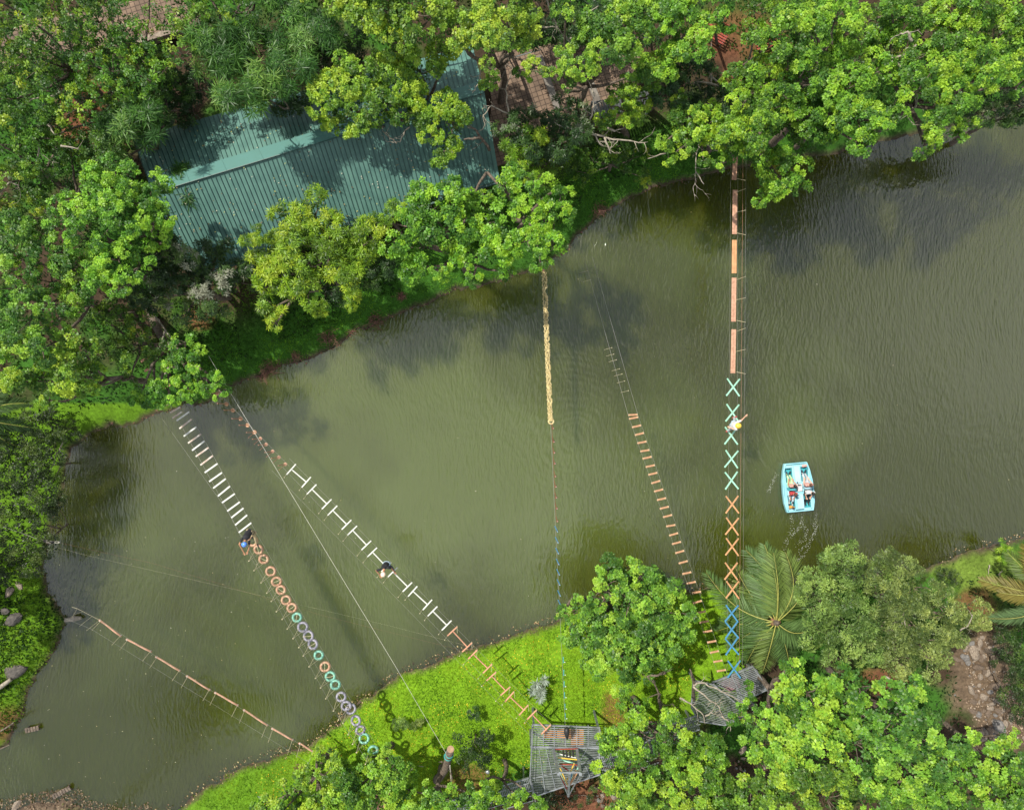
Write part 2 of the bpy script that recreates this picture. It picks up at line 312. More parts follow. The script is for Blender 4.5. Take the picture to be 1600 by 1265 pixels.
def watermat():
    m=bpy.data.materials.new('lake_water'); m.use_nodes=True; t=m.node_tree; bs=t.nodes['Principled BSDF']; L=t.links.new
    tc=t.nodes.new('ShaderNodeTexCoord')
    big=t.nodes.new('ShaderNodeTexNoise'); big.inputs['Scale'].default_value=0.09; big.inputs['Detail'].default_value=3; L(tc.outputs['Object'],big.inputs[0])
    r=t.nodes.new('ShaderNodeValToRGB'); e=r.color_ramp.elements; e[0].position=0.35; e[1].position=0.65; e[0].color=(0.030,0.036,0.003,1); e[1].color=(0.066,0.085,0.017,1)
    dc=t.nodes.new('ShaderNodeVectorMath'); dc.operation='DISTANCE'; dc.inputs[1].default_value=(-7,-1,0); L(tc.outputs['Object'],dc.inputs[0])   # water tone lighter around a centre-left point, darker farther out
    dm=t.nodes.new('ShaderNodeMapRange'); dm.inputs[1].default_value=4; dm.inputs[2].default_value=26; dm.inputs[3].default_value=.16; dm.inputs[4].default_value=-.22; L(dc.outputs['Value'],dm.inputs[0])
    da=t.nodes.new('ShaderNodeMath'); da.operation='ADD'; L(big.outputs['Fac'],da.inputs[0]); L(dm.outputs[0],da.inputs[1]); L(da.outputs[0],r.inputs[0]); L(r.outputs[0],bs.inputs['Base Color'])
    bs.inputs['Roughness'].default_value=0.035; bs.inputs['IOR'].default_value=1.88
    bs.inputs['Subsurface Weight'].default_value=1.0; bs.inputs['Subsurface Radius'].default_value=(0.8,1.0,0.5); bs.inputs['Subsurface Scale'].default_value=2.3; bs.subsurface_method='BURLEY'
    # wind ripples: fine crests stretched along one direction that wanders slowly
    def ripple(rot,sx,sy,sc,det,dist):
        mp=t.nodes.new('ShaderNodeMapping'); mp.inputs['Rotation'].default_value=(0,0,R(rot)); mp.inputs['Scale'].default_value=(sx,sy,1)
        wa=t.nodes.new('ShaderNodeTexNoise'); wa.inputs['Scale'].default_value=0.12; wa.inputs['Detail'].default_value=1; L(tc.outputs['Object'],wa.inputs[0])
        sc_=t.nodes.new('ShaderNodeVectorMath'); sc_.operation='SCALE'; sc_.inputs['Scale'].default_value=dist; L(wa.outputs['Color'],sc_.inputs[0])
        ad=t.nodes.new('ShaderNodeVectorMath'); ad.operation='ADD'; L(tc.outputs['Object'],ad.inputs[0]); L(sc_.outputs[0],ad.inputs[1])
        L(ad.outputs[0],mp.inputs[0]); n=t.nodes.new('ShaderNodeTexNoise'); n.inputs['Scale'].default_value=sc; n.inputs['Detail'].default_value=det; n.inputs['Roughness'].default_value=0.45
        L(mp.outputs[0],n.inputs[0]); return n.outputs['Fac']
    a=ripple(14,3.2,0.9,2.7,3,2.6); b=ripple(-24,3.4,1.0,1.9,2,2.2); c=ripple(70,1,0.6,1.6,3,1.2)
    s1=t.nodes.new('ShaderNodeMath'); s1.operation='MULTIPLY_ADD'; L(b,s1.inputs[0]); s1.inputs[1].default_value=0.7; L(a,s1.inputs[2])
    s2=t.nodes.new('ShaderNodeMath'); s2.operation='MULTIPLY_ADD'; L(c,s2.inputs[0]); s2.inputs[1].default_value=0.8; L(s1.outputs[0],s2.inputs[2])
    pat=t.nodes.new('ShaderNodeTexNoise'); pat.inputs['Scale'].default_value=0.13; pat.inputs['Detail'].default_value=2; mpp=t.nodes.new('ShaderNodeMapping'); mpp.inputs['Location'].default_value=(4,9,2); L(tc.outputs['Object'],mpp.inputs[0]); L(mpp.outputs[0],pat.inputs[0])
    pr=t.nodes.new('ShaderNodeMapRange'); pr.inputs[1].default_value=0.35; pr.inputs[2].default_value=0.65; pr.inputs[3].default_value=0.5; pr.inputs[4].default_value=1.0; L(pat.outputs['Fac'],pr.inputs[0])
    rc=t.nodes.new('ShaderNodeVectorMath'); rc.operation='DISTANCE'; c0=P(890,690,0); rc.inputs[1].default_value=(c0.x,c0.y,0)           # ring waves spreading from the ropes
    L(tc.outputs['Object'],rc.inputs[0]); wob=t.nodes.new('ShaderNodeTexNoise'); wob.inputs['Scale'].default_value=.5; L(tc.outputs['Object'],wob.inputs[0])
    k1=t.nodes.new('ShaderNodeMath'); k1.operation='MULTIPLY_ADD'; L(wob.outputs['Fac'],k1.inputs[0]); k1.inputs[1].default_value=.9; L(rc.outputs['Value'],k1.inputs[2])
    k2=t.nodes.new('ShaderNodeMath'); k2.operation='MULTIPLY'; k2.inputs[1].default_value=17.0; L(k1.outputs[0],k2.inputs[0]); k3=t.nodes.new('ShaderNodeMath'); k3.operation='SINE'; L(k2.outputs[0],k3.inputs[0])
    k4=t.nodes.new('ShaderNodeMapRange'); k4.inputs[1].default_value=2; k4.inputs[2].default_value=10; k4.inputs[3].default_value=.07; k4.inputs[4].default_value=0; L(rc.outputs['Value'],k4.inputs[0])
    k5=t.nodes.new('ShaderNodeMath'); k5.operation='MULTIPLY_ADD'; L(k3.outputs[0],k5.inputs[0]); L(k4.outputs[0],k5.inputs[1]); L(s2.outputs[0],k5.inputs[2]); s2=k5
    bp=t.nodes.new('ShaderNodeBump'); bp.inputs['Distance'].default_value=0.034; L(pr.outputs[0],bp.inputs['Strength']); L(s2.outputs[0],bp.inputs['Height']); L(bp.outputs[0],bs.inputs['Normal'])
    return m
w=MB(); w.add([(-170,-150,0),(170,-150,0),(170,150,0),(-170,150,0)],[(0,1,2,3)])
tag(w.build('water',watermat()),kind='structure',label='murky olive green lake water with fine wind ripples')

# ---------------------------------------------------------------- foliage
def leaves_mesh(name, parts, m, parent=None):
    """parts: list of (base Nx3, dir Nx3, side Nx3, colour Nx3, length N, width N)"""
    B=np.concatenate([p[0] for p in parts]); D=np.concatenate([p[1] for p in parts]); S=np.concatenate([p[2] for p in parts]); Cc=np.concatenate([p[3] for p in parts])
    Ln=np.concatenate([p[4] for p in parts])[:,None]; Wd=np.concatenate([p[5] for p in parts])[:,None]
    n=len(B); N=np.cross(D,S)
    v=np.stack([B, B+D*Ln*0.5+S*Wd*0.5-N*Wd*0.12, B+D*Ln, B+D*Ln*0.5-S*Wd*0.5-N*Wd*0.12],1).astype(np.float32)
    me=bpy.data.meshes.new(name); me.vertices.add(n*4); me.vertices.foreach_set('co',v.ravel())
    me.loops.add(n*4); me.loops.foreach_set('vertex_index',np.arange(n*4,dtype=np.int32)); me.polygons.add(n); me.polygons.foreach_set('loop_start',np.arange(0,n*4,4,dtype=np.int32))
    at=me.color_attributes.new('tint','FLOAT_COLOR','POINT'); c4=np.concatenate([np.clip(Cc,0,1),np.ones((n,1))],1).astype(np.float32); at.data.foreach_set('color',np.repeat(c4,4,0).ravel())
    me.update(calc_edges=True); me.materials.append(m); o=bpy.data.objects.new(name,me); COL.objects.link(o)
    if parent: o.parent=parent
    return o
def nrm(v): return v/np.maximum(np.linalg.norm(v,axis=-1,keepdims=True),1e-9)
def basis(n):
    a=np.where(np.abs(n[:,2:3])<0.95,np.array([[0,0,1.]]),np.array([[1.,0,0]])); u=nrm(np.cross(a,n)); return u,np.cross(n,u)
SPEC = {  # rings of (count, elevation of leaf above whorl plane, length), width/length, rosette spacing area, colours
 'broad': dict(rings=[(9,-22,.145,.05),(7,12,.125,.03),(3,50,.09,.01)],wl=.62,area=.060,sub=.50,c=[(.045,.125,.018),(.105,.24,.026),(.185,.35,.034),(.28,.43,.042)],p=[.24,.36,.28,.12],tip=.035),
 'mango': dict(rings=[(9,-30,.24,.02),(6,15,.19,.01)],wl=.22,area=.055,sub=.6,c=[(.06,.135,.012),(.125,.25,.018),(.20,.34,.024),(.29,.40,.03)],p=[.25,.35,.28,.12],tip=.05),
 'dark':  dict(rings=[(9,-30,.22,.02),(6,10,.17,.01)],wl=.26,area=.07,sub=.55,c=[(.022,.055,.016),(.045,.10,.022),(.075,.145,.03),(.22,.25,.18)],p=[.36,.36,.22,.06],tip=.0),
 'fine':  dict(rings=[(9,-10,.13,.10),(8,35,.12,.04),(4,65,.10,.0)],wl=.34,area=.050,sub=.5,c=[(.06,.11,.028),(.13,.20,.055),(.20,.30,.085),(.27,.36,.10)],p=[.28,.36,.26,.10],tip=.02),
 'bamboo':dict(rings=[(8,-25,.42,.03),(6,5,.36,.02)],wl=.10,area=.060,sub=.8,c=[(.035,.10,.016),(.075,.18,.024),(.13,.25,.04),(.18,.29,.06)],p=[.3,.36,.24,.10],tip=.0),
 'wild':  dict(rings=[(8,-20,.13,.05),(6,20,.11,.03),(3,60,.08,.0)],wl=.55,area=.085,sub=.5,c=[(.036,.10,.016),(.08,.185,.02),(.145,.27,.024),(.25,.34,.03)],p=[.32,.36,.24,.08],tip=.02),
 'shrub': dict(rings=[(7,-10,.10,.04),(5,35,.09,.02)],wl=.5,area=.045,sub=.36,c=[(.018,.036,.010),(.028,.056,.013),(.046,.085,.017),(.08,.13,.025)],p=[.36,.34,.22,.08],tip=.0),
}
def rosettes(pos, nor, sp, cidx, rng, scale=1.0):
    s=SPEC[sp]; out=[]; n=len(pos); U,V=basis(nor); pal=np.array(s['c'])
    base=pal[cidx]*(0.8+0.4*rng.random((n,1)))
    rs=scale*(0.8+0.45*rng.random(n)); rot=rng.random(n)*6.28
    for k,(cnt,el,ln,r0) in enumerate(s['rings']):
        for j in range(cnt):
            a=rot+2*math.pi*(j+0.5*k)/cnt+rng.normal(0,.18,n); e=np.radians(el+rng.normal(0,14,n))
            rad=U*np.cos(a)[:,None]+V*np.sin(a)[:,None]
            D=nrm(rad*np.cos(e)[:,None]+nor*np.sin(e)[:,None]); S=nrm(np.cross(nor,rad)+nor*rng.normal(0,.25,(n,1)))
            B=pos+rad*(r0*rs)[:,None]+nor*(0.03*k*rs)[:,None]
            col=base*(0.85+0.3*rng.random((n,1)))+s['tip']*k*np.array([[1.,.9,0.05]])*rng.random((n,1))
            L=ln*rs*(0.8+0.4*rng.random(n)); out.append((B,D,S,col,L,L*s['wl']*(0.85+.3*rng.random(n))))
    return out
def lobe_leaves(c, Rr, sp, rng, dens=1.0, flat=0.7, low=-0.15, bright=0, lsc=1.0):
    s=SPEC[sp]; out=[]; sr=min(s['sub'],Rr*.55); Rr=max(Rr-sr*.35,.15)
    ns=max(4,int(3.6*(Rr/(sr*1.35))**2*0.9)); subs=[]
    i=np.arange(ns)+0.5; z=1-(1-low)*i/ns; ph=i*2.39996+rng.random()*6.28
    d=np.stack([np.sqrt(np.maximum(0,1-z*z))*np.cos(ph),np.sqrt(np.maximum(0,1-z*z))*np.sin(ph),z],-1)+rng.normal(0,.16,(ns,3)); d=nrm(d)
    rad=Rr*(0.62+0.38*rng.random((ns,1))); sc=np.array(c)+d*rad*np.array([1,1,flat])
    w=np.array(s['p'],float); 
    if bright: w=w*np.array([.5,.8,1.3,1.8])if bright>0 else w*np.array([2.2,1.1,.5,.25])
    w/=w.sum(); P_=[];N_=[];C_=[]
    for k in range(ns):
        r=sr*(0.55+0.6*rng.random()); n=max(4,int(2*math.pi*r*r/(s['area']*lsc*lsc)*dens*0.8))
        q=rng.normal(0,1,(n,3)); q=nrm(q); q[:,2]=np.abs(q[:,2])*1.0-0.12; q=nrm(q+0.35*d[k])
        P_.append(sc[k]+q*r*np.array([1,1,.72])*(0.75+.3*rng.random((n,1)))); N_.append(nrm(q*0.8+np.array([0,0,.75])+rng.normal(0,.18,(n,3))))
        ci=rng.choice(4,p=w); C_.append(np.clip(ci+rng.choice([-2,-1,-1,0,0,0,1,1],n),0,3))
    Pp=np.concatenate(P_); out+=rosettes(Pp,np.concatenate(N_),sp,np.concatenate(C_),rng,lsc)
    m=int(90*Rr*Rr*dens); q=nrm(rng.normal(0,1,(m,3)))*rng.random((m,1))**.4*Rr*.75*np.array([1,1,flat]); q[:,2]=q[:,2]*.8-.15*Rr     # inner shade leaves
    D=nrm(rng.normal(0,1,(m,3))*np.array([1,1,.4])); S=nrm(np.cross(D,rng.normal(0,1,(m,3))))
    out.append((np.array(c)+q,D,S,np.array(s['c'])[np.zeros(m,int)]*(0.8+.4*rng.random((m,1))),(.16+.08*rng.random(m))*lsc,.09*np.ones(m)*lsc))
    return out,sc
def limb(mb,a,b,r0,r1,rng,seg=6,wob=0.12,sag=0.0):
    a=Vector(a);b=Vector(b);L=(b-a).length; pts=[];rs=[]
    o1=Vector(rng.normal(0,1,3))*L*wob
    for i in range(seg+1):
        t=i/seg; p=a.lerp(b,t)+o1*math.sin(math.pi*t)+Vector((0,0,sag*L*math.sin(math.pi*t))); pts.append(p+Vector(rng.normal(0,.02,3))*L*0.5*math.sin(math.pi*t)); rs.append(r0+(r1-r0)*t)
    mb.tube(pts,rs,n=7,caps=True); return pts
TREES=[]
def tree(label, sp, z, lobes, base=None, cat='tree', name='tree', seed=None, dens=1.0, bright=0, group=None, trunk_r=0.10, twigs=4, zv=1.2, flat=.7, shrub=False):
    rng=np.random.default_rng(seed if seed is not None else 100+len(TREES)*7)
    cs=[]
    for (x,y,r) in lobes:
        zz=z+rng.uniform(-zv,zv*0.6)*(0 if shrub else 1); c=P(x,y,zz); cs.append((c,r*(CAMH-zz)/FPX*1.08,zz))
    mx_=sum(c.x for c,_,_ in cs)/len(cs); my=sum(c.y for c,_,_ in cs)/len(cs)
    if base: g=P(base[0],base[1],.6); gx,gy=g.x,g.y
    else: gx,gy=mx_,my
    gz=gh(gx,gy); 
    if gz<0: gz=-0.4
    root=empty(name,(gx,gy,gz),0,label,cat,group); O=Vector((gx,gy,gz)); TREES.append(root)
    lv=rng.uniform(.80,1.06); hue=np.array([rng.uniform(.90,1.12),rng.uniform(.98,1.06),rng.uniform(.8,1.1)]); parts=[]; mb=MB(); tw=[]
    top=Vector((gx*.4+mx_*.6,gy*.4+my*.6,gz+(z-gz)*.52)) if not shrub else Vector((gx,gy,gz+(z-gz)*.3))
    tr=trunk_r*(1 if shrub else 1+.05*len(lobes)); limb(mb,Vector((0,0,-.15)),top-O,tr*1.35,tr*.85,rng,7,.05)
    for c,Rr,zz in cs:
        lp,sc=lobe_leaves(tuple(Vector(c)-O),Rr,sp,rng,dens,flat,bright=bright,lsc=(.65 if Rr<.6 else lv)); parts+=[(a,b,c_,d*hue,e_,f) for a,b,c_,d,e_,f in lp]
        e=Vector(c)-O-Vector((0,0,Rr*.25)); limb(mb,top-O,e,tr*.62,tr*.22,rng,7,.10)
        for k in rng.choice(len(sc),min(twigs+1,len(sc)),replace=False): limb(mb,e,Vector(sc[k]),tr*.2,tr*.06,rng,4,.1)
    mb.build('trunk' if not shrub else 'stem',M['bark'],root,smooth=True)
    leaves_mesh('crown' if not shrub else 'foliage',parts,M['leaf'],root)
    return root
# ---------------------------------------------------------------- trees of the north bank
T=tree
T('patchy yellow green tree in the far upper left corner of the woods','wild',8.5,[(30,30,50),(115,25,42),(55,105,46),(15,150,42),(60,-40,50),(-40,60,50),(-40,-20,50)],dens=.8)
T('open crowned tree between the corner tree and the upper brick paving','wild',7.5,[(170,110,42),(130,165,40),(215,70,38),(110,75,38),(235,125,38),(150,-30,45),(230,-35,40)],dens=.75)
T('small tree with yellow flowers at the left edge beside the woods','wild',7,[(18,225,45),(70,190,38),(25,290,38),(-45,200,45),(-45,290,40)],bright=1,dens=.9)
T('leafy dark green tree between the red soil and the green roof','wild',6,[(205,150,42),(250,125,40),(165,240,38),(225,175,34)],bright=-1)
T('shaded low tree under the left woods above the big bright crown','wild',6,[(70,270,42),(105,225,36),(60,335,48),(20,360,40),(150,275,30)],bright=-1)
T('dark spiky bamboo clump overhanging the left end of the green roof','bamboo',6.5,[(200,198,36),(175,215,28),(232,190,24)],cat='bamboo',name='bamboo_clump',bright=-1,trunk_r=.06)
T('tall bright bamboo clump just above the green roof','bamboo',7.8,[(365,110,50),(395,75,38),(340,70,42),(375,150,32),(415,135,30)],cat='bamboo',name='bamboo_clump',trunk_r=.07)
T('shaded bamboo clump right of the tall bamboo near the top edge','bamboo',7.5,[(460,80,45),(440,30,42),(500,60,35),(450,125,35)],cat='bamboo',name='bamboo_clump',bright=-1,trunk_r=.07)
T('mixed green tree at the top edge between paving and bamboo','wild',7.5,[(300,20,45),(310,-40,45),(380,-40,40),(255,35,28),(330,45,34),(375,15,34),(285,85,28)],dens=.9)
T('low bamboo shrub touching the lower left end of the green roof','bamboo',4,[(285,300,28),(300,318,18),(262,285,18)],cat='bamboo',name='bamboo_clump',bright=-1,trunk_r=.05)
T('light green tree at the top edge above the ridge of the roof','broad',9,[(590,18,42),(590,-45,42),(660,-45,40),(500,-40,40),(640,45,40),(545,12,32),(675,18,28),(610,60,28)],seed=12)
T('big limbed tree spreading yellow green clusters over the green roof','broad',6.6,[(515,150,36),(555,120,34),(575,170,40),(620,130,36),(525,190,24),(568,195,22),(655,110,38),(690,85,26),(600,105,24),(540,110,22),(610,165,30),(635,90,20)],base=(748,225),bright=1,zv=.7,seed=5)
T('tree with heavy branches over the right end of the green roof','broad',6.2,[(700,165,24),(705,200,30),(660,182,22),(690,235,26),(715,180,20),(645,165,20),(675,210,18)],base=(765,235),bright=1,zv=.6,seed=6)
T('bright tree at the top edge above the brick courtyard','broad',9,[(745,30,36),(750,-40,40),(820,-45,36),(700,30,26),(790,20,34),(770,65,30),(725,62,22),(820,50,26),(765,105,15),(835,105,17),(820,15,22)],seed=21,bright=1)
T('small leafy tree hanging above the left side of the courtyard','broad',6.5,[(765,130,16),(820,115,14)],base=(790,60),trunk_r=.08,bright=1,zv=.3)
T('yellow green tree above the right side of the brick courtyard','broad',8.5,[(950,35,42),(1000,20,36),(920,70,24),(900,105,20),(880,92,16),(955,85,30),(985,60,30),(860,118,14),(890,130,14),(925,105,16),(885,15,20),(1000,110,25)],seed=22,bright=1)
T('broad tree at the top edge between courtyard and red bench','broad',8.5,[(1055,30,40),(1090,70,32),(1045,75,30),(1030,110,26),(1120,25,30),(1080,10,25)],seed=23)
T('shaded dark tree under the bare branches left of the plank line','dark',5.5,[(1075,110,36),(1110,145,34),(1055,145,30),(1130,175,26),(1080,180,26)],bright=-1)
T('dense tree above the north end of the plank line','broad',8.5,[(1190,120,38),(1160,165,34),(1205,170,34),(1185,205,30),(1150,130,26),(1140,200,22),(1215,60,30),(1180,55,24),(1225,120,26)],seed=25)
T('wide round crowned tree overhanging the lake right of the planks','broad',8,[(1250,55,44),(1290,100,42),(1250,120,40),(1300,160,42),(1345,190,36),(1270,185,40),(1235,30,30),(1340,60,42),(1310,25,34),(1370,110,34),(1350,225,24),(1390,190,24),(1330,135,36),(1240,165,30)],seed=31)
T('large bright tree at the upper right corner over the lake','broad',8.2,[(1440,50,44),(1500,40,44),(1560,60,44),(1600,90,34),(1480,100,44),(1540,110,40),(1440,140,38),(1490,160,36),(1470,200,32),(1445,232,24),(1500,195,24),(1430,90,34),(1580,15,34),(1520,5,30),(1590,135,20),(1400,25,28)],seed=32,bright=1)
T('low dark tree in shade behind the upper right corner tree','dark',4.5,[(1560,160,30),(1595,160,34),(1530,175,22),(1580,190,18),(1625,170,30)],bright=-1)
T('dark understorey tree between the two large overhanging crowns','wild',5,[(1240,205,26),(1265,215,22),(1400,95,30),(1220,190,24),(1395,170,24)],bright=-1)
T('low leafy branch tree hanging over the water beside the planks','broad',5.5,[(1190,250,22),(1235,262,26),(1210,290,24),(1190,312,15),(1250,285,20),(1180,225,18),(1222,248,18)],base=(1190,205),bright=1,zv=.5,seed=33)
T('yellow green cluster tree on bare branches above the shore','broad',6.5,[(1065,185,26),(1105,185,26),(1085,210,24),(1130,205,24),(1045,248,13),(1035,225,13),(1150,225,22),(1075,235,12),(1100,250,10),(1125,255,10)],base=(1110,160),bright=1,zv=.5,seed=34)
T('sparse tree with lit tufts beside the small grey shed roof','broad',6,[(950,190,20),(985,178,16),(1010,120,28),(955,165,12),(1005,160,22),(970,140,18),(990,190,14),(1060,150,12)],base=(980,215),zv=.5,seed=35,dens=.9)
T('dull green tree right of the green roof below the courtyard','dark',5.2,[(820,205,34),(860,180,32),(890,215,34),(850,240,30),(795,200,22),(905,175,18),(815,235,22)],seed=36)
T('olive leaved tree with yellowish whorls below the courtyard','mango',5,[(830,215,24),(800,240,20),(855,255,22),(825,270,18)],seed=37)
T('dark low bushes on the grassy bank below the bare branches','wild',2.2,[(930,250,30),(960,235,26),(990,245,22),(900,265,24),(1005,275,16)],bright=-1,cat='bush',name='bush',trunk_r=.06)
T('bright tree leaning over the shore at the yellow rope net','broad',8.4,[(835,285,32),(870,320,26),(800,280,24),(850,350,28),(865,385,22),(845,412,18),(820,330,24),(880,300,20),(825,375,20),(885,330,16)],base=(800,330),bright=1,zv=.6,seed=40)
T('big round bright tree on the shore between roof and lake','broad',7.2,[(700,310,34),(665,315,30),(745,325,28),(640,350,26),(700,355,34),(660,385,30),(745,375,34),(775,345,30),(720,400,28),(685,425,16),(775,395,26),(615,385,20),(650,420,22),(790,425,14),(740,430,16),(800,385,20)],bright=1,seed=41)
T('tree with pale blossom tips at the corner of the green roof','mango',4.8,[(620,325,15),(605,345,16),(580,345,14),(632,335,10)],seed=43,trunk_r=.07)
T('yellow leaved mango tree on the bank below the green roof','mango',6.4,[(490,335,34),(450,340,28),(530,360,36),(460,380,36),(420,400,28),(500,410,38),(555,390,32),(440,430,32),(480,455,30),(425,480,22),(545,430,26),(500,485,14),(430,505,14),(580,370,26),(505,360,30),(550,470,14),(400,370,18)],bright=1,seed=44,zv=.8)
T('dark shaded mango tree behind the yellow leaved one','dark',5,[(395,420,30),(560,440,28),(590,420,26),(520,465,24),(370,440,20)],bright=-1,seed=45)
T('large round bright crown left of the green roof','broad',8.6,[(175,285,40),(135,310,38),(220,320,38),(180,345,42),(245,290,30),(130,370,38),(225,370,34),(180,405,34),(260,335,24),(150,440,30),(100,340,28),(185,450,16),(215,415,24)],bright=1,seed=50)
T('dull silver leaved mango tree below the left end of the roof','dark',5.6,[(275,400,34),(315,415,34),(340,390,22),(265,440,34),(310,455,34),(235,460,28),(345,440,24),(240,420,26),(335,485,18),(290,490,20)],seed=51)
T('light green tree spreading along the left edge of the photo','broad',8.6,[(35,400,38),(80,390,30),(20,450,38),(75,440,34),(110,420,24),(40,500,36),(90,490,30),(120,470,20),(15,540,30),(60,545,30),(30,355,26)],bright=0,seed=52)
T('bright lower crown at the left edge above the palm fronds','broad',8,[(95,560,34),(130,540,28),(60,590,22),(110,600,26),(140,580,24),(75,625,14),(20,595,20),(140,610,14)],bright=1,seed=53)
T('dark low tree in shade between the left crowns and the white slats','wild',4.5,[(190,500,32),(165,540,26),(210,545,28),(230,510,24),(200,590,20),(150,490,24),(245,545,22)],bright=-1,seed=54)
T('small bright tree leaning out over the first white slats','broad',5.6,[(288,535,20),(300,560,22),(270,570,16),(285,595,15),(240,618,22),(265,630,14),(215,622,14),(340,595,14),(325,612,14),(345,612,12),(250,600,14),(290,622,14),(310,590,12)],base=(235,480),bright=1,zv=.4,seed=55,trunk_r=.11)
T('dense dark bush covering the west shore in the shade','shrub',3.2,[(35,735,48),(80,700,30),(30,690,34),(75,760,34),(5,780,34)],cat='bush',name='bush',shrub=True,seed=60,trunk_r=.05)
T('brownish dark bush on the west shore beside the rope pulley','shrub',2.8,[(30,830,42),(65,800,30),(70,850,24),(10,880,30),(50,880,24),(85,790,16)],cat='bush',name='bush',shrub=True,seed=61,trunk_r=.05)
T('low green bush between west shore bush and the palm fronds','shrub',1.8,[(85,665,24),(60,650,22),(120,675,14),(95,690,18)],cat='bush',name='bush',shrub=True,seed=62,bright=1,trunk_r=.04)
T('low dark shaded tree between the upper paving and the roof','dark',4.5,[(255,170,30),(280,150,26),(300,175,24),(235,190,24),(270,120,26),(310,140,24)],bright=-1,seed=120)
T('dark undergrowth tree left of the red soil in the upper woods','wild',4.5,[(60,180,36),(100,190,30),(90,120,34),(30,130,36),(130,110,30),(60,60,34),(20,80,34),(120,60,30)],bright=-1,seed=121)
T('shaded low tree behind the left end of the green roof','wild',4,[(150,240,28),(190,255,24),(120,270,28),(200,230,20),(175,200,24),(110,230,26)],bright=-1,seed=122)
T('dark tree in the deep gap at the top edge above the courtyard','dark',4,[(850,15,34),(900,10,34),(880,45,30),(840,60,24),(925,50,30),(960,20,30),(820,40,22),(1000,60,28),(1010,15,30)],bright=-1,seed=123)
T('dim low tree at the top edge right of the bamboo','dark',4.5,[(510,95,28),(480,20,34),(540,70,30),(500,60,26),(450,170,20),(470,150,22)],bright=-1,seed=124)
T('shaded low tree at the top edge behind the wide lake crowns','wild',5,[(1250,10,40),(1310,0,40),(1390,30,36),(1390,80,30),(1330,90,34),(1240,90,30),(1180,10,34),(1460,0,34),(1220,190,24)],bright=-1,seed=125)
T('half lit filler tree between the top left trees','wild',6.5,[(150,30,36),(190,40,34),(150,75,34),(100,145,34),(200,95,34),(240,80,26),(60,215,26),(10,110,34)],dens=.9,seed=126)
# south bank
T('big rounded bright tree on the south lawn beside the rung bridge','broad',5.2,[(950,890,22),(1005,900,22),(1025,950,30),(985,945,30),(940,970,28),(1000,1000,30),(950,1020,26),(970,895,26),(945,925,32),(1000,930,36),(1045,925,28),(910,955,28),(960,970,40),(1015,975,40),(1060,965,30),(925,1000,28),(980,1015,38),(1035,1015,34),(890,985,22),(1000,1045,24),(935,1035,20),(880,960,14)],seed=70,zv=.9)
T('green tree filling the gap between the two steel platforms','broad',6.3,[(985,1110,26),(965,1160,28),(1005,1150,34),(1050,1150,34),(1095,1160,30),(955,1205,28),(1000,1200,34),(1050,1200,36),(1100,1205,30),(975,1080,18),(1120,1180,22),(945,1150,16)],seed=71)
T('bottom edge tree below the gap between the platforms','broad',6.3,[(975,1245,32),(1030,1245,34),(1085,1245,34),(1130,1235,26),(1130,1270,30)],seed=72)
T('young tree overhanging the right corner of the small platform','broad',5.5,[(1167,1068,8),(1158,1103,11),(1188,1108,12),(1142,1122,9),(1168,1122,12),(1172,1090,7)],base=(1185,1130),trunk_r=.08,seed=73,zv=.4)
T('wide bright tree right of the small platform below the coconut palm','broad',7.2,[(1237,1048,22),(1226,1090,28),(1265,1085,34),(1205,1130,34),(1255,1130,36),(1300,1065,26),(1305,1110,36),(1225,1165,34),(1285,1160,38),(1182,1165,22),(1195,1190,24)],seed=74,bright=1)
T('large tree in the lower right with a dark gap in its crown','broad',7.4,[(1345,1075,26),(1350,1120,34),(1395,1090,30),(1420,1075,22),(1400,1130,36),(1340,1165,36),(1385,1175,36),(1440,1150,32),(1480,1175,30),(1440,1120,24),(1430,1195,34)],seed=75)
T('bottom edge tree left of the lower right corner group','broad',7,[(1180,1235,36),(1235,1210,34),(1240,1250,36),(1300,1205,36),(1295,1250,38),(1345,1215,30)],seed=76)
T('bottom edge tree with yellow tips near the lower right corner','broad',7.2,[(1370,1240,38),(1430,1240,38),(1480,1220,34),(1520,1195,28),(1490,1255,34),(1510,1160,20),(1450,1260,20)],seed=77,bright=1)
T('tree in the very lower right corner of the photo','broad',7,[(1560,1180,24),(1590,1200,30),(1550,1235,36),(1590,1250,34),(1575,1150,18)],seed=78)
T('rounded olive green tree beside the coconut palm at the shore','fine',6,[(1320,875,32),(1285,905,28),(1345,900,34),(1270,945,26),(1310,935,34),(1280,985,26),(1325,980,34),(1255,920,18),(1300,1020,22),(1350,1015,24)],seed=80,bright=1,zv=1.0)
T('greyish olive tree spreading right of the rounded one','fine',5.6,[(1390,890,32),(1430,920,32),(1380,935,34),(1420,965,36),(1470,945,32),(1505,955,30),(1380,985,34),(1440,1005,32),(1480,990,26),(1405,1035,28),(1455,1035,22),(1530,960,18)],seed=81,zv=1.0)
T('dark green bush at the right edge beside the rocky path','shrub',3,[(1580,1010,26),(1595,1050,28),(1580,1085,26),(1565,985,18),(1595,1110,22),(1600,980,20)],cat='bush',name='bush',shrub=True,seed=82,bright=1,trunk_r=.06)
T('yellow green small plant between the rocks and the right bush','shrub',2,[(1560,1020,9),(1568,1028,8),(1552,1035,6)],cat='bush',name='bush',shrub=True,seed=83,bright=1,trunk_r=.03)
T('fine leaved tree in the lower left covering the last tyres','broad',4.2,[(590,1195,18),(612,1200,18),(610,1225,26),(560,1215,22),(606,1168,9),(575,1182,8),(585,1215,20),(540,1240,30),(590,1250,32),(630,1240,26),(640,1210,14)],seed=90,bright=1)
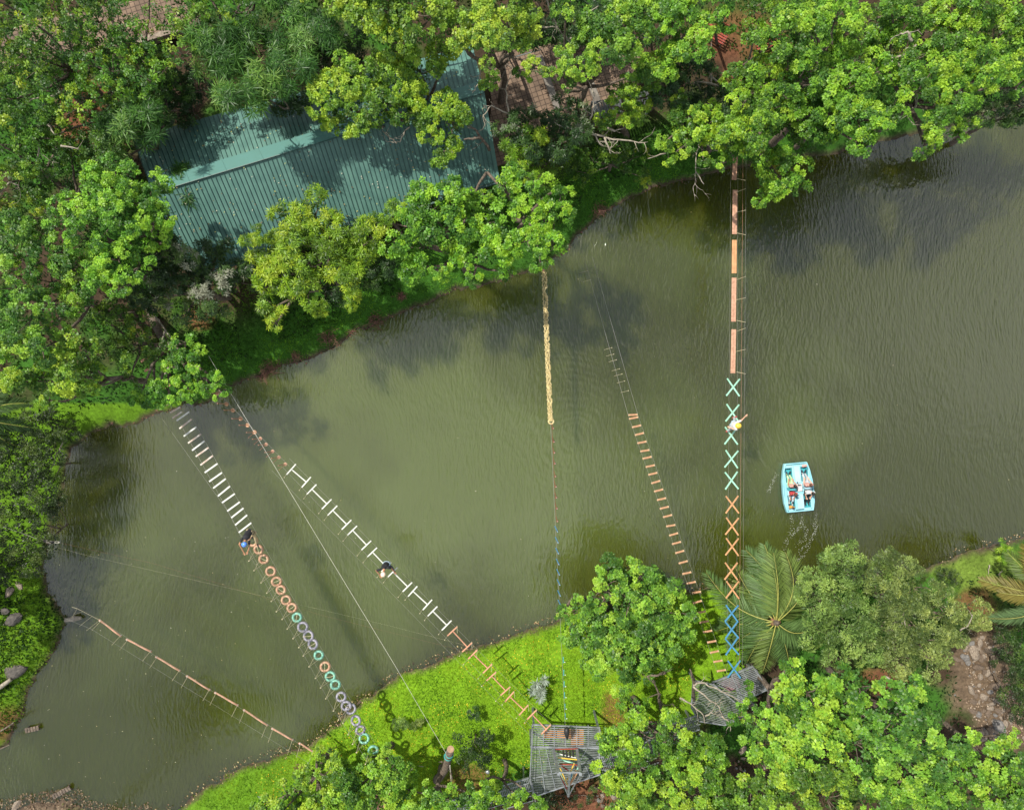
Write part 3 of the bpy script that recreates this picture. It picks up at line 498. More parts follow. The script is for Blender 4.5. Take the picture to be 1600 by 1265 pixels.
T('low yellow green tree at the lower left edge of the lawn','broad',3.6,[(470,1230,20),(480,1212,18),(515,1205,22),(535,1225,20),(490,1265,24),(440,1270,24),(450,1245,28),(500,1250,28),(500,1180,12),(530,1190,14),(415,1255,20)],seed=91,bright=1)
T('bright leafy tree at the bottom edge below the leaning trunk','broad',4.6,[(700,1250,24),(675,1245,22),(735,1245,18),(650,1265,20),(640,1235,12)],seed=92,bright=1)
T('small bright tree covering the left walkway of the big platform','broad',4.4,[(760,1230,14),(775,1250,20),(810,1245,16),(840,1255,16),(750,1255,18),(775,1225,10)],seed=93,bright=1,trunk_r=.08)
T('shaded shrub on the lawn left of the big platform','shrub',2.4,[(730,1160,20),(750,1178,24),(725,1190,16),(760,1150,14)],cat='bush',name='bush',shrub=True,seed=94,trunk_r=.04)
T('dark bush under the bottom edge of the big platform','shrub',1.6,[(850,1248,24),(890,1252,20),(925,1245,14)],cat='bush',name='bush',shrub=True,seed=95,bright=-1,trunk_r=.04)
T('small dark star shaped shrub alone on the south lawn','dark',1.3,[(742,1112,12)],cat='shrub',name='shrub',shrub=True,seed=96,trunk_r=.03)
T('tiny dark green shrub on the lawn left of the lowest tyres','dark',1.1,[(521,1175,8)],cat='shrub',name='shrub',shrub=True,seed=97,trunk_r=.02)
T('pale variegated shrub between the tyre shadows on the lawn','fine',1.1,[(620,1131,7),(630,1128,7),(636,1134,6)],cat='shrub',name='shrub',shrub=True,seed=98,bright=1,trunk_r=.02)
T('small pale shrub right of the variegated one near the zip line','fine',1.0,[(650,1132,6),(656,1128,4)],cat='shrub',name='shrub',shrub=True,seed=99,trunk_r=.02)
T('bright lime shrub at the right shore before the edge palm','mango',1.2,[(1563,852,9),(1572,862,8),(1566,872,7)],cat='shrub',name='shrub',shrub=True,seed=101,bright=1,trunk_r=.02)
T('vivid green bush at the right shore beside the olive tree','shrub',1.0,[(1478,895,14),(1492,905,12),(1472,908,10)],cat='bush',name='bush',shrub=True,seed=102,bright=1,trunk_r=.03)

# ---------------------------------------------------------------- palms
def frond(parts, mb, a, b, arch, rng, n=70, L=0.75, col=(.07,.14,.03), colv=.35, droop=.35, w=.035):
    a=Vector(a); b=Vector(b); ln=(b-a).length; pts=[]
    side0=(b-a).cross(Vector((0,0,1))).normalized(); bend=rng.normal(0,.11)*ln
    for i in range(13):
        t=i/12; pts.append(a.lerp(b,t)+Vector((0,0,arch*ln*math.sin(math.pi*t*.9)))+side0*bend*math.sin(math.pi*t))
    mb.tube(pts,[.026*(1-t/13)+.006 for t in range(13)],n=6)
    B=[];D=[];S=[];Cc=[];Ln=[];W=[]
    for i in range(n):
        t=.10+.9*i/n; f=t*12; k=min(int(f),11); p=pts[k].lerp(pts[k+1],f-k); d=(pts[k+1]-pts[k]).normalized(); sd=d.cross(Vector((0,0,1))).normalized(); up=sd.cross(d)
        env=math.sin(math.pi*min(1,(t*.85+.12)))**.6
        for s in (-1,1):
            di=(sd*s*.85+d*(.45+.5*t)-Vector((0,0,droop+rng.uniform(-.1,.2)))+Vector(rng.normal(0,.07,3))).normalized()
            l=L*env*rng.uniform(.85,1.1); m=d.cross(di).normalized(); si=di.cross(up).normalized() if rng.random()<.5 else (d*.7+up*.5*s).normalized()
            B.append(p); D.append(di); S.append(si); Cc.append(np.array(col)*(1+rng.uniform(-colv,colv))); Ln.append(l); W.append(w)
    parts.append((np.array(B),np.array(D),np.array(S),np.array(Cc),np.array(Ln),np.array(W)))
def palm(label, crown, zc, base, ends, seed, L=.8, cols=((.07,.14,.03),)):
    rng=np.random.default_rng(seed); g=G(*base); root=empty('coconut_palm',g,0,label,'palm tree'); c=P(crown[0],crown[1],zc)-g
    mb=MB(); limb(mb,Vector((0,0,-.1)),c,.17,.11,rng,10,.03); mb.ball(c,.16,.16,.22); mb.build('trunk',M['bark'],root,smooth=True)
    for i,(x,y,ze) in enumerate(ends):
        parts=[]; fm=MB(); frond(parts,fm,c,P(x,y,ze)-g,.10,rng,L=L,col=cols[i%len(cols)],n=110,w=.05)
        r=fm.build('frond',M['stalk'],root,smooth=True); leaves_mesh('leaflets',parts,M['palmleaf'],r)
    nb=MB()
    for k in range(5):
        a=k*1.25; nb.ball(c+Vector((math.cos(a)*.17,math.sin(a)*.17,-.12)),.10,.10,.13)
    nb.build('coconut_bunch',M['leafsheath'],root,smooth=True)
    return root
M['stalk']=mat('yellow_green_stalk',(.30,.30,.07),.5,var=.25); M['leafsheath']=mat('brown_husk',(.20,.11,.05),.8)
palm('tall coconut palm with yellow ribbed fronds beside the blue crosses',(1213,972),3.8,(1200,950),
 [(1102,893,1.1),(1146,882,1.3),(1164,858,3.0),(1193,850,4.2),(1226,862,4.4),(1118,985,.9),(1140,1012,.9),(1190,1050,2.6),(1232,1035,3),(1262,985,4),(1255,925,4.4),(1215,1020,2.2),(1178,870,3.0),(1128,935,.9),(1165,1035,1.8),(1170,895,3.2),(1207,862,4.4)],5,L=1.1,cols=((.095,.165,.05),(.13,.19,.045),(.07,.13,.035)))
palm('coconut palm fronds reaching in from the right edge',(1640,930),5.2,(1640,930),
 [(1572,862,4.4),(1530,905,4.4),(1545,965,4),(1610,1000,4.2),(1600,850,4.8),(1690,900,5),(1690,960,4.6),(1560,925,4.8)],6,L=.75,cols=((.10,.15,.035),(.16,.14,.03),(.09,.15,.06)))
palm('coconut palm fronds reaching in from the left edge below the trees',(-30,655),5.0,(-30,655),
 [(52,668,3.6),(45,630,4.4),(35,700,3.2),(-60,720,4),(-90,640,4.6),(10,605,4.8)],7,L=.6,cols=((.05,.10,.03),(.06,.11,.03)))
def fan_palm(label, x, y, heads, seed):
    rng=np.random.default_rng(seed); g=G(x,y); root=empty('fan_palm',g,0,label,'fan palm'); mb=MB(); parts=[]
    for (hx,hy,rr) in heads:
        c=P(hx,hy,1.5)-g; limb(mb,Vector((0,0,0)),c,.06,.03,rng,5,.05)
        n=34; a=np.arange(n)*2.39996; e=np.radians(rng.uniform(-10,60,n)); D=np.stack([np.cos(a)*np.cos(e),np.sin(a)*np.cos(e),np.sin(e)],-1)
        S=nrm(np.cross(D,np.tile([[0,0,1.]],(n,1)))+rng.normal(0,.2,(n,3))); parts.append((np.tile(np.array(c),(n,1)),D,S,np.array([[.34,.40,.36]])*(0.6+.6*rng.random((n,1))),rr*(0.8+.3*rng.random(n)),np.full(n,.055)))
    mb.build('stem',M['bark'],root); leaves_mesh('fan_leaves',parts,M['palmleaf'],root)
fan_palm('silvery fan palm alone on the south lawn',841,1075,[(838,1068,.42),(850,1062,.40),(833,1078,.40),(846,1080,.38),(844,1090,.40)],3)
# ---------------------------------------------------------------- grass, creepers, litter
def scatter(xs,ys,d_ok,n,rng,box):
    x0,y0,x1,y1=box; X=rng.uniform(x0,x1,n); Y=rng.uniform(y0,y1,n); Hh,D=height(X,Y); k=(D>d_ok[0])&(D<d_ok[1]); return X[k],Y[k],Hh[k],D[k]
def tufts(name,label,box,n,rng,d_ok,pal,ln,wd,mask=None,flat=.5,matn='grass',cat=None):
    X,Y,Z,D=scatter(0,0,d_ok,n,rng,box)
    if mask is not None:
        k=mask(X,Y,D,rng); X,Y,Z=X[k],Y[k],Z[k]
    m=len(X); B=np.stack([X,Y,Z],-1); d=nrm(rng.normal(0,1,(m,3))*np.array([1,1,0])+np.array([0,0,flat])); S=nrm(np.cross(d,rng.normal(0,1,(m,3))))
    pal=np.array(pal); pn=fbm(X*.9,Y*.9,77); ci=np.clip(((pn-.25)/.45*len(pal)+rng.normal(0,.7,m)).astype(int),0,len(pal)-1)
    o=leaves_mesh(name,[(B,d,S,pal[ci]*(.75+.5*rng.random((m,1))),ln*(.6+.8*rng.random(m)),wd*(.7+.6*rng.random(m)))],M[matn]); tag(o,label,cat,kind='stuff'); return o
rg=np.random.default_rng(5)
def inpoly(X,Y,poly,z=.6):
    q=[P(a,b,z)[:2] for a,b in poly]; r=np.zeros(X.shape,bool); n=len(q)
    for i in range(n):
        (x1,y1),(x2,y2)=q[i],q[(i+1)%n]; c=((y1>Y)!=(y2>Y)); r^=c&(X<(x2-x1)*(Y-y1)/((y2-y1) or 1e-9)+x1)
    return r
LAWN=[(300,1265),(340,1215),(480,1150),(560,1080),(660,1030),(860,965),(900,940),(1140,905),(1180,960),(1150,1040),(1080,1060),(1060,1120),(960,1130),(830,1235),(700,1265)]
tufts('lawn_grass','bright short grass with yellow specks on the south lawn',(-20,-24,15,-9),150000,rg,(0.05,13),[(.08,.19,.01),(.13,.26,.010),(.17,.31,.012),(.21,.34,.014),(.26,.37,.02)],.13,.03,mask=lambda X,Y,D,r:inpoly(X,Y,LAWN)&(fbm(X*.8+9,Y*.8,91)>.27))
tufts('shore_plants','low broad leaved weeds growing along the waterline',(-30,-24,32,14),15000,rg,(-.12,.35),[(.03,.08,.012),(.06,.15,.015),(.12,.24,.02)],.17,.07,mask=lambda X,Y,D,r:fbm(X*.9,Y*.9,61)>.50,flat=.9)
tufts('bank_grass','dark green shaded grass along the north shore',(-26,-2,16,16),130000,rg,(0.08,5.5),[(.04,.12,.012),(.065,.19,.014),(.10,.26,.016),(.14,.31,.018)],.13,.03,mask=lambda X,Y,D,r:(Y>-2)&(X>-20+3*r.random(X.shape)))
tufts('creeper_cover','leafy ground creeper with small yellow flowers on the west shore',(-32,-22,-20,-6),26000,rg,(0.0,6),[(.015,.04,.008),(.03,.08,.012),(.06,.13,.015),(.13,.22,.02)],.15,.09,mask=lambda X,Y,D,r:(Y<-8.5)&(Y>-18.2)&(X<-22),flat=.9)
tufts('shore_weeds','scrubby grass and weeds on the right shore',(12,-12,32,-5),16000,rg,(0.02,6),[(.09,.12,.025),(.11,.20,.025),(.15,.27,.025),(.10,.22,.02)],.11,.025,mask=lambda X,Y,D,r:X>18)
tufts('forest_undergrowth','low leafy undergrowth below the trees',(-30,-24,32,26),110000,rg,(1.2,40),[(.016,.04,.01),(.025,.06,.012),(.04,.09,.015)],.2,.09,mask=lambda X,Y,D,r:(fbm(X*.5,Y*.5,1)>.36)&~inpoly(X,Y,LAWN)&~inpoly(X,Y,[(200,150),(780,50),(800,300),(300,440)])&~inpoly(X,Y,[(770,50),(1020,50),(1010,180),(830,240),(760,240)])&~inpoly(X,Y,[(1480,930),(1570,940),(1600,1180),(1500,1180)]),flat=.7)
def flecks(name,label,box,n,d_ok,pal,ln,z=None,mask=None,matn='litter'):
    X,Y,Z,D=scatter(0,0,d_ok,n,rg,box)
    if mask is not None:
        k=mask(X,Y,D); X,Y,Z=X[k],Y[k],Z[k]
    m=len(X); B=np.stack([X,Y,(np.full(m,z) if z is not None else np.maximum(Z,0)+.012+.02*rg.random(m))],-1); a=rg.random(m)*6.28; d=np.stack([np.cos(a),np.sin(a),np.zeros(m)],-1) ; 
    if z is None: d=nrm(d+rg.normal(0,.3,(m,3)))
    S=nrm(np.cross(d,np.array([[0,0,1.]]))) *-1; pal=np.array(pal); L=ln*(.5+rg.random(m))
    return tag(leaves_mesh(name,[(B,d,S,pal[rg.integers(0,len(pal),m)]*(.7+.5*rg.random((m,1))),L,L*.6)],M[matn]),label,None,kind='stuff')
flecks('fallen_leaves','dry fallen leaves washed up along the south shoreline',(-20,-23,14,-8),26000,(-.38,.20),[(.34,.25,.13),(.45,.36,.19),(.20,.11,.06),(.08,.055,.035),(.05,.04,.03),(.10,.07,.04)],.09)
flecks('leaf_litter','brown leaf litter and mud clods at the lower left shore',(-30,-24,-20,-20.3),5000,(-.7,1.2),[(.15,.10,.065),(.10,.07,.045),(.24,.18,.12),(.06,.045,.03)],.10)
flecks('gravel','small broken stone and grit on the rocky path',(17,-22,29,-10),6500,(.4,12),[(.30,.22,.15),(.20,.14,.10),(.38,.31,.24),(.12,.08,.05)],.11,mask=lambda X,Y,D:inpoly(X,Y,[(1500,985),(1545,985),(1562,1050),(1595,1110),(1595,1160),(1525,1160),(1505,1095),(1498,1030)]))
T('tall tree just outside the lower left corner, known by its reflection','broad',13.5,[(-180,1620,60),(-120,1570,60),(-230,1560,60),(-130,1690,60),(-240,1680,50),(-60,1660,50)],seed=301,base=(130,1310))
T('tall tree just outside the left edge beside the west shore','broad',7.5,[(-235,830,50),(-215,900,50),(-250,960,50),(-290,880,50)],seed=302,base=(-60,880))
flecks('shore_litter','brown twigs and leaves along the edge of the north bank',(-24,-1,14,15),14000,(-.12,.12),[(.10,.06,.04),(.16,.09,.06),(.06,.04,.03)],.13)
flecks('right_shore_litter','washed up leaves along the right shoreline',(17,-11,30,-5),1500,(-.35,.1),[(.5,.4,.25),(.3,.18,.08),(.15,.1,.06)],.08)
flecks('yellow_petals','small yellow petals sprinkled over the south lawn',(-14,-24,10,-11),9000,(.4,13),[(.7,.5,.03),(.75,.42,.03),(.7,.62,.08)],.05,mask=lambda X,Y,D:inpoly(X,Y,LAWN)&(fbm(X*.6,Y*.6,50)>.42))
flecks('floating_leaves','tiny pale leaves floating on the water',(-28,-22,28,12),1100,(-30,-.4),[(.45,.42,.25),(.4,.32,.16),(.5,.48,.38)],.045,z=.006,mask=lambda X,Y,D:rg.random(X.shape)<np.where((X<-14)&(Y<-7),.85,.10))
# ---------------------------------------------------------------- buildings, paving
def lerpP(a,b,t): return a.lerp(b,t)
def roof_building():
    root=empty('roofed_hall',P(500,260,.9),0,'long open hall under a ribbed green metal gable roof','building'); O=Vector(root.location)
    zr=5.0; ze=3.3
    rl,rr=P(240,302,zr)-O,P(757,145,zr)-O
    up_l,up_r=P(207,215,ze)-O,P(738,70,ze)-O; lo_l,lo_r=P(303,430,ze)-O,P(781,281,ze)-O
    for nm,el,er in (('roof_slope',up_l,up_r),('roof_slope',lo_l,lo_r)):
        mb=MB(); n=76
        for i in range(n):
            a,b=lerpP(rl,rr,i/n),lerpP(rl,rr,(i+1)/n); c,d=lerpP(el,er,i/n),lerpP(el,er,(i+1)/n)
            dz=Vector((0,0,-.04)); mb.add([a,b,d,c,a+dz,b+dz,d+dz,c+dz],[(0,3,2,1) if el is lo_l else (0,1,2,3),(4,5,6,7),(3,2,6,7)],0)
            k=Vector((0,0,.02)); mb.beam(a+k,c+k,.026,.045,1,up=(0,0,1))
        s=mb.build(nm,[M['roof'],M['roofrib']],root)
    mb=MB(); u=(up_l-rl).normalized()
    k=Vector((0,0,.09)); a0,a1=rl+k,rr+k
    mb.add([a0,a1,a1+u*.78-Vector((0,0,-.03)),a0+u*.78-Vector((0,0,-.03)),a0-Vector((0,0,.09)),a1-Vector((0,0,.09))],[(0,1,2,3),(0,4,5,1)],0)
    ed=MB(); ed.tube([a0-Vector((0,.02,.02)),a1-Vector((0,.02,.02))],.03,n=6); ed.build('ridge_edge',M['roofrib'],root)
    for i in range(1,9): mb.beam(a0.lerp(a1,i/9)+Vector((0,0,.015)),a0.lerp(a1,i/9)+u*.76+Vector((0,0,.04)),.03,.012,0,up=(0,0,1))
    mb.build('ridge_cap',M['ridge'],root)
    gl=np.random.default_rng(8); N=420; u_=gl.random(N); v_=gl.random(N)**.8; lo=gl.random(N)<.6; pts=[]
    for a_,b_,c_ in zip(u_,v_,lo):
        q=rl.lerp(rr,a_).lerp((lo_l if c_ else up_l).lerp(lo_r if c_ else up_r,a_),b_); pts.append(tuple(q+O+Vector((0,0,.07))))
    aa=gl.random(N)*6.28; dd=np.stack([np.cos(aa),np.sin(aa),-.1*np.ones(N)],-1); ss=nrm(np.cross(dd,np.array([[0,0,1.]])))*-1
    tag(leaves_mesh('roof_litter',[(np.array(pts),nrm(dd),ss,np.array([(.30,.22,.10),(.16,.10,.05),(.42,.40,.14),(.5,.48,.38)])[gl.integers(0,4,N)],.05+.06*gl.random(N),.03+.03*gl.random(N))],M['litter']),'dry leaves scattered over the green roof',None,kind='stuff')
    g=MB(); g.beam(lo_l+Vector((0,-.08,-.08)),lo_r+Vector((0,-.08,-.08)),.10,.09); g.build('gutter',M['roofrib'],root)
    pb=[up_l,up_r,lo_r,lo_l]; 
    for a,b in ((up_l,up_r),(lo_l,lo_r)):
        for i in range(6):
            p=a.lerp(b,.04+.92*i/5); m=MB(); q=p+(Vector((0,0,0))-p)*.04; m.box((q.x,q.y,(q.z-.2)/2),.18,.18,abs(q.z-.2)); m.build('post',M['wall'],root)
    w=MB(); wl=[p+(Vector((0,0,p.z))-p)*.12 for p in pb]; n=4
    for i in (0,1): 
        a,b=wl[i],wl[(i+1)%4]; w.beam((a.x,a.y,1.05),(b.x,b.y,1.05),.15,2.1,up=(0,0,1))
    w.build('wall',M['wall'],root)
roof_building()
def pavermat():
    m=bpy.data.materials.new('brick_pavers'); m.use_nodes=True; t=m.node_tree; bs=t.nodes['Principled BSDF']; tc=t.nodes.new('ShaderNodeTexCoord')
    mp=t.nodes.new('ShaderNodeMapping'); mp.inputs['Rotation'].default_value=(0,0,R(-18)); t.links.new(tc.outputs['Object'],mp.inputs[0])
    b=t.nodes.new('ShaderNodeTexBrick'); b.offset=0; b.inputs['Scale'].default_value=1.0; b.inputs['Brick Width'].default_value=.27; b.inputs['Row Height'].default_value=.27; b.inputs['Mortar Size'].default_value=.018
    b.inputs['Color1'].default_value=(.20,.135,.09,1); b.inputs['Color2'].default_value=(.14,.095,.065,1); b.inputs['Mortar'].default_value=(.07,.045,.03,1)
    t.links.new(mp.outputs[0],b.inputs[0]); n=t.nodes.new('ShaderNodeTexNoise'); n.inputs['Scale'].default_value=1.3; n.inputs['Detail'].default_value=5; t.links.new(tc.outputs['Object'],n.inputs[0])
    r=t.nodes.new('ShaderNodeMapRange'); r.inputs[1].default_value=.3; r.inputs[2].default_value=.7; r.inputs[3].default_value=.65; r.inputs[4].default_value=1.3; t.links.new(n.outputs['Fac'],r.inputs[0])
    v=t.nodes.new('ShaderNodeVectorMath'); v.operation='SCALE'; t.links.new(b.outputs['Color'],v.inputs[0]); t.links.new(r.outputs[0],v.inputs['Scale']); t.links.new(v.outputs[0],bs.inputs['Base Color'])
    bs.inputs['Roughness'].default_value=.9; bp=t.nodes.new('ShaderNodeBump'); bp.inputs['Distance'].default_value=.02; bp.invert=True; t.links.new(b.outputs['Fac'],bp.inputs['Height']); t.links.new(bp.outputs[0],bs.inputs['Normal']); return m
M['paver']=pavermat()
for nm,poly in (('courtyard_paving',[(760,85),(900,62),(1000,80),(1000,150),(935,168),(830,240),(760,262),(768,160)]),('upper_paving',[(-20,60),(60,30),(180,5),(300,-10),(318,38),(250,62),(180,76),(60,100),(-20,110)])):
    m=MB(); m.prism([P(x,y,1.16)[:2] for x,y in poly],.4,1.16); tag(m.build(nm,M['paver']),kind='structure')
for a,b,lab in (((842,88),(872,172),'low grey concrete strip between paving bays in the courtyard'),((906,86),(934,160),'low grey concrete strip at the right bay of the courtyard')):
    m=MB(); m.beam(P(*a,1.25),P(*b,1.25),.36,.16,up=(0,0,1)); tag(m.build('concrete_kerb',M['concrete'],bevel=.015,origin=P(*a,1.18)),lab,'kerb')
m=MB(); m.beam(P(205,72,1.3),P(285,48,1.3),.30,.5,up=(0,0,1)); tag(m.build('retaining_wall',M['rock'],bevel=.02,origin=P(205,72,1.1)),'low stone edging wall along the upper brick paving','wall')
m=MB(); m.tube([P(795,92,1.9),P(845,78,1.9)],.03); m.tube([P(795,92,1.9),P(795,92,1.1)],.03); m.tube([P(845,78,1.9),P(845,78,1.1)],.03); tag(m.build('railing',M['steeldk'],origin=P(795,92,1.16)),'short dark pipe railing across the top of the courtyard','railing')
# small corrugated shed roof and pavilion bits seen through the trees
def shed(label,pts,z,m_,rib=.14):
    root=empty('small_shed',P(*pts[0],1.0),0,label,'shed'); O=Vector(root.location); a,b,c,d=[P(x,y,z+(0 if i<2 else -.25))-O for i,(x,y) in enumerate(pts)]
    mb=MB(); n=int((b-a).length/rib); 
    for i in range(n):
        p,q=a.lerp(b,i/n),d.lerp(c,i/n); p2,q2=a.lerp(b,(i+.5)/n),d.lerp(c,(i+.5)/n); mb.add([p,p2,q2,q],[(0,3,2,1),(0,1,2,3)]); p3,q3=a.lerp(b,(i+1)/n),d.lerp(c,(i+1)/n); k=Vector((0,0,.05))
        mb.add([p2+k,p3+k,q3+k,q2+k],[(0,3,2,1),(0,1,2,3)])
    mb.build('roof',m_,root); w=MB()
    for p in (a,b,c,d): w.box((p.x*.95,p.y*.95,(p.z-.05)/2),.1,.1,p.z-.05)
    w.build('frame',M['steeldk'],root)
shed('small shed with grey corrugated roof between the bare branches',[(925,160),(1010,142),(1022,162),(930,188)],2.6,M['steel'])
def bench(label,px,py,rz,m_):
    root=empty('slatted_bench',G(px,py),R(rz),label,'bench'); s=MB(); 
    for i in range(5): s.box((0,-.3+i*.14,.45),1.5,.09,.035)
    s.build('seat',m_,root); b=MB()
    for i in range(3): b.box((0,.42,.6+i*.14),1.5,.03,.09)
    b.build('backrest',m_,root)
    for sx in (-.65,.65):
        l=MB(); l.box((sx,-.28,.21),.06,.06,.43); l.box((sx,.4,.47),.06,.05,.94); l.box((sx,.06,.40),.05,.7,.04); l.build('leg',M['steeldk'],root)
bench('red slatted bench on red soil under the trees at the top',1197,70,15,M['redpaint'])
bench('red bench partly hidden by leaves beside the dark post',1112,58,-30,M['redpaint'])
bench('small red slatted seat under the trees at the bottom edge',598,1238,70,M['salmon'])
m=MB(); m.tube([P(1120,68,1.0),P(1117,45,3.2)],[.09,.07],n=8); tag(m.build('dark_post',M['darkcable'],origin=P(1120,68,.9)),'leaning dark post beside the half hidden red bench','post')

# ---------------------------------------------------------------- steel platforms
def clipline(poly,o,d):
    ts=[]; n=len(poly)
    for i in range(n):
        a,b=poly[i],poly[(i+1)%n]; e=(b[0]-a[0],b[1]-a[1]); den=d[0]*e[1]-d[1]*e[0]
        if abs(den)<1e-9: continue
        w=(a[0]-o[0],a[1]-o[1]); t=(w[0]*e[1]-w[1]*e[0])/den; s=(w[0]*d[1]-w[1]*d[0])/den
        if 0<=s<1: ts.append(t)
    ts.sort(); return ts
def grate(mb,pix,z,O,ang,sp=.085,w=.035,h=.03,mi=0):
    poly=[(P(x,y,z)-O)[:2] for x,y in pix]; d=(math.cos(ang),math.sin(ang)); nn=(-d[1],d[0]); pr=[p[0]*nn[0]+p[1]*nn[1] for p in poly]; k=min(pr)+sp/2
    while k<max(pr):
        o=(nn[0]*k,nn[1]*k); ts=clipline(poly,o,d)
        for a,b in zip(ts[::2],ts[1::2]): mb.beam((o[0]+d[0]*a,o[1]+d[1]*a,z-O.z),(o[0]+d[0]*b,o[1]+d[1]*b,z-O.z),w,h,mi,up=(0,0,1))
        k+=sp
def frame(mb,pix,z,O,w=.06,h=.09,close=True,dz=.02):
    n=len(pix)
    for i in range(n if close else n-1): mb.beam(P(*pix[i],z+dz)-O,P(*pix[(i+1)%n],z+dz)-O,w,h,up=(0,0,1))
def rail(mb,pix,z,O,hh=1.0,close=False):
    n=len(pix)
    for zz in (hh,hh*.5):
        for i in range(n-1): mb.tube([wl(pix[i],z,zz)-O,wl(pix[i+1],z,zz)-O],.022,n=6)
    for i in range(n-1):
        a,b=wl(pix[i],z,0)-O,wl(pix[i+1],z,0)-O; k=max(1,int((b-a).length/1.3))
        for j in range(k+1): p=a.lerp(b,j/k); mb.tube([p,p+Vector((0,0,hh))],.022,n=6)
def wl(q,z,dz): p=P(q[0],q[1],z); return Vector((p.x,p.y,z+dz))
def big_platform():
    z=2.8; root=empty('steel_platform',G(885,1190),0,'large steel grating platform with a pyramid mast at the lawn','platform'); O=Vector(root.location)
    top=[(832,1131),(937,1136),(936,1167),(831,1166)]; low=[(831,1167),(936,1168),(937,1209),(836,1243),(828,1213)]
    a=MB(); grate(a,top,z,O,R(-2),sp=.105,w=.045); a.build('upper_deck',M['steel'],root)
    b=MB(); grate(b,low,z-.05,O,R(-3),sp=.085,w=.04); b.build('lower_deck',M['steeldk'],root)
    f=MB(); frame(f,top,z,O); frame(f,low,z-.05,O)
    for x in (849,866,884,901,919): f.beam(P(x,1132,z+.03)-O,P(x,1166,z+.03)-O,.035,.03)
    for (p,q) in (((842,1168),(852,1238)),((853,1168),(868,1232)),((829,1216),(880,1204)),((902,1196),(937,1180)),((915,1196),(922,1213)),((929,1182),(935,1206)),((905,1190),(918,1168))): f.beam(P(*p,z+.0)-O,P(*q,z+.0)-O,.03,.03)
    f.build('deck_frame',M['steel'],root)
    for x,y in ((834,1133),(935,1137),(935,1168),(934,1207),(838,1240),(830,1168),(884,1168)):
        p=P(x,y,z); g=gh(p.x,p.y); m=MB(); m.box((p.x-O.x,p.y-O.y,(g+z-.1)/2-O.z),.1,.1,z-g-.1); m.build('post',M['steeldk'],root)
    m=MB(); rail(m,[(936,1168),(937,1136)],z,O,.9); m.build('guard_rail',M['steel'],root); m=MB(); rail(m,[(831,1134),(828,1213),(836,1243)],z,O,.5); m.build('guard_rail',M['steel'],root)
    # mast: four legs, top ring, back stays
    zt=5.4; mast=MB(); A=[(864,1168),(901,1168)]; Tp=[(873,1209),(907,1209)]
    for p,q in zip(A,Tp): mast.beam(P(*p,z)-O,P(*q,zt)-O,.13,.13); 
    mast.beam(P(873,1206,zt)-O,P(907,1206,zt)-O,.06,.06); mast.beam(P(864,1168,z+.08)-O,P(901,1168,z+.08)-O,.07,.07)
    for q in Tp: mast.beam(P(*q,zt)-O,P(888,1243,z+.3)-O,.045,.045)
    mast.beam(P(890,1207,zt)-O,P(888,1243,z+.3)-O,.10,.10); mast.tube([P(888,1243,z+.3)-O,Vector((P(888,1243,z).x,P(888,1243,z).y,.5))-O],.06)
    mast.build('mast',M['steel'],root)
    for c,pts in (('white',((868,1176,3.2),(900,1183,3.4))),('yellow',((872,1183,3.6),(902,1186,3.6))),('mint',((872,1185,3.6),(901,1193,4))),('redpaint',((874,1193,4.2),(902,1194,4.4))),('redpaint',((866,1170,3),(903,1169,3))),('yellow',((875,1199,4.4),(888,1228,3.8))),
       ('yellow',((897,1192,4.4),(886,1218,3.8))),('redcloth',((874,1209,5.2),(886,1232,3.6))),('redcloth',((878,1196,4.0),(888,1203,4.6))),('orange',((904,1203,5),(891,1225,4))),('blue',((894,1206,5),(891,1218,4.4))),('greencloth',((874,1203,5),(883,1225,4))),('orange',((900,1203,5),(889,1227,4.1))),('mint',((903,1199,5),(893,1216,4.2)))):
        m=MB(); m.beam(P(*pts[0])-O,P(*pts[1])-O,.045,.045); m.build('brace',M[c],root)
    m=MB()
    for x in (880,885,890,895): m.tube([P(x,1172,3.1)-O,P(x+1,1181,3.7)-O],.05,n=6)
    m.build('safety_hooks',M['rubber'],root)
    m=MB(); 
    for poly in ([(849,1140),(912,1138),(912,1166),(892,1166),(892,1153),(849,1153)],): m.prism([(P(x,y,z-.2)-O)[:2] for x,y in poly],z-.24-O.z,z-.2-O.z)
    m.build('orange_mat_panel',M['mat_or'],root)
    return root
big_platform()
def walkway(label,a,b,wpx,z,n=1):
    A,B=P(*a,z),P(*b,z); root=empty('steel_walkway',Vector((A.x,A.y,gh(A.x,A.y))),0,label,'walkway'); O=Vector(root.location); d=(B-A).normalized(); s=Vector((-d.y,d.x,0)); w=wpx*(CAMH-z)/FPX/2
    m=MB(); L=(B-A).length; k=0
    while k<L: p=A+d*k; m.beam(p-s*w-O,p+s*w-O,.05,.03,up=(0,0,1)); k+=.09
    m.build('grating',M['steeldk'],root); f=MB()
    for t in (-1,1):
        f.beam(A+s*w*t-O,B+s*w*t-O,.06,.10,up=(0,0,1)); f.tube([A+s*w*t-O+Vector((0,0,.95)),B+s*w*t-O+Vector((0,0,.95))],.024,n=6); f.tube([A+s*w*t-O+Vector((0,0,.5)),B+s*w*t-O+Vector((0,0,.5))],.02,n=6)
        for j in range(int(L/1.2)+1): p=A+d*j*1.2+s*w*t-O; f.tube([p,p+Vector((0,0,.95))],.022,n=6)
    f.build('railing',M['steel'],root); q=MB(); 
    for t in (.08,.92):
        p=A.lerp(B,t); q.box((p.x-O.x,p.y-O.y,(z+gh(p.x,p.y))/2-O.z),.09,.09,z-gh(p.x,p.y))
    q.build('post',M['steeldk'],root)
walkway('steel walkway leaving the big platform towards the bottom left',(829,1224),(700,1262),20,2.7)
walkway('steel walkway leaving the big platform towards the right tree',(938,1194),(1020,1165),22,2.7)
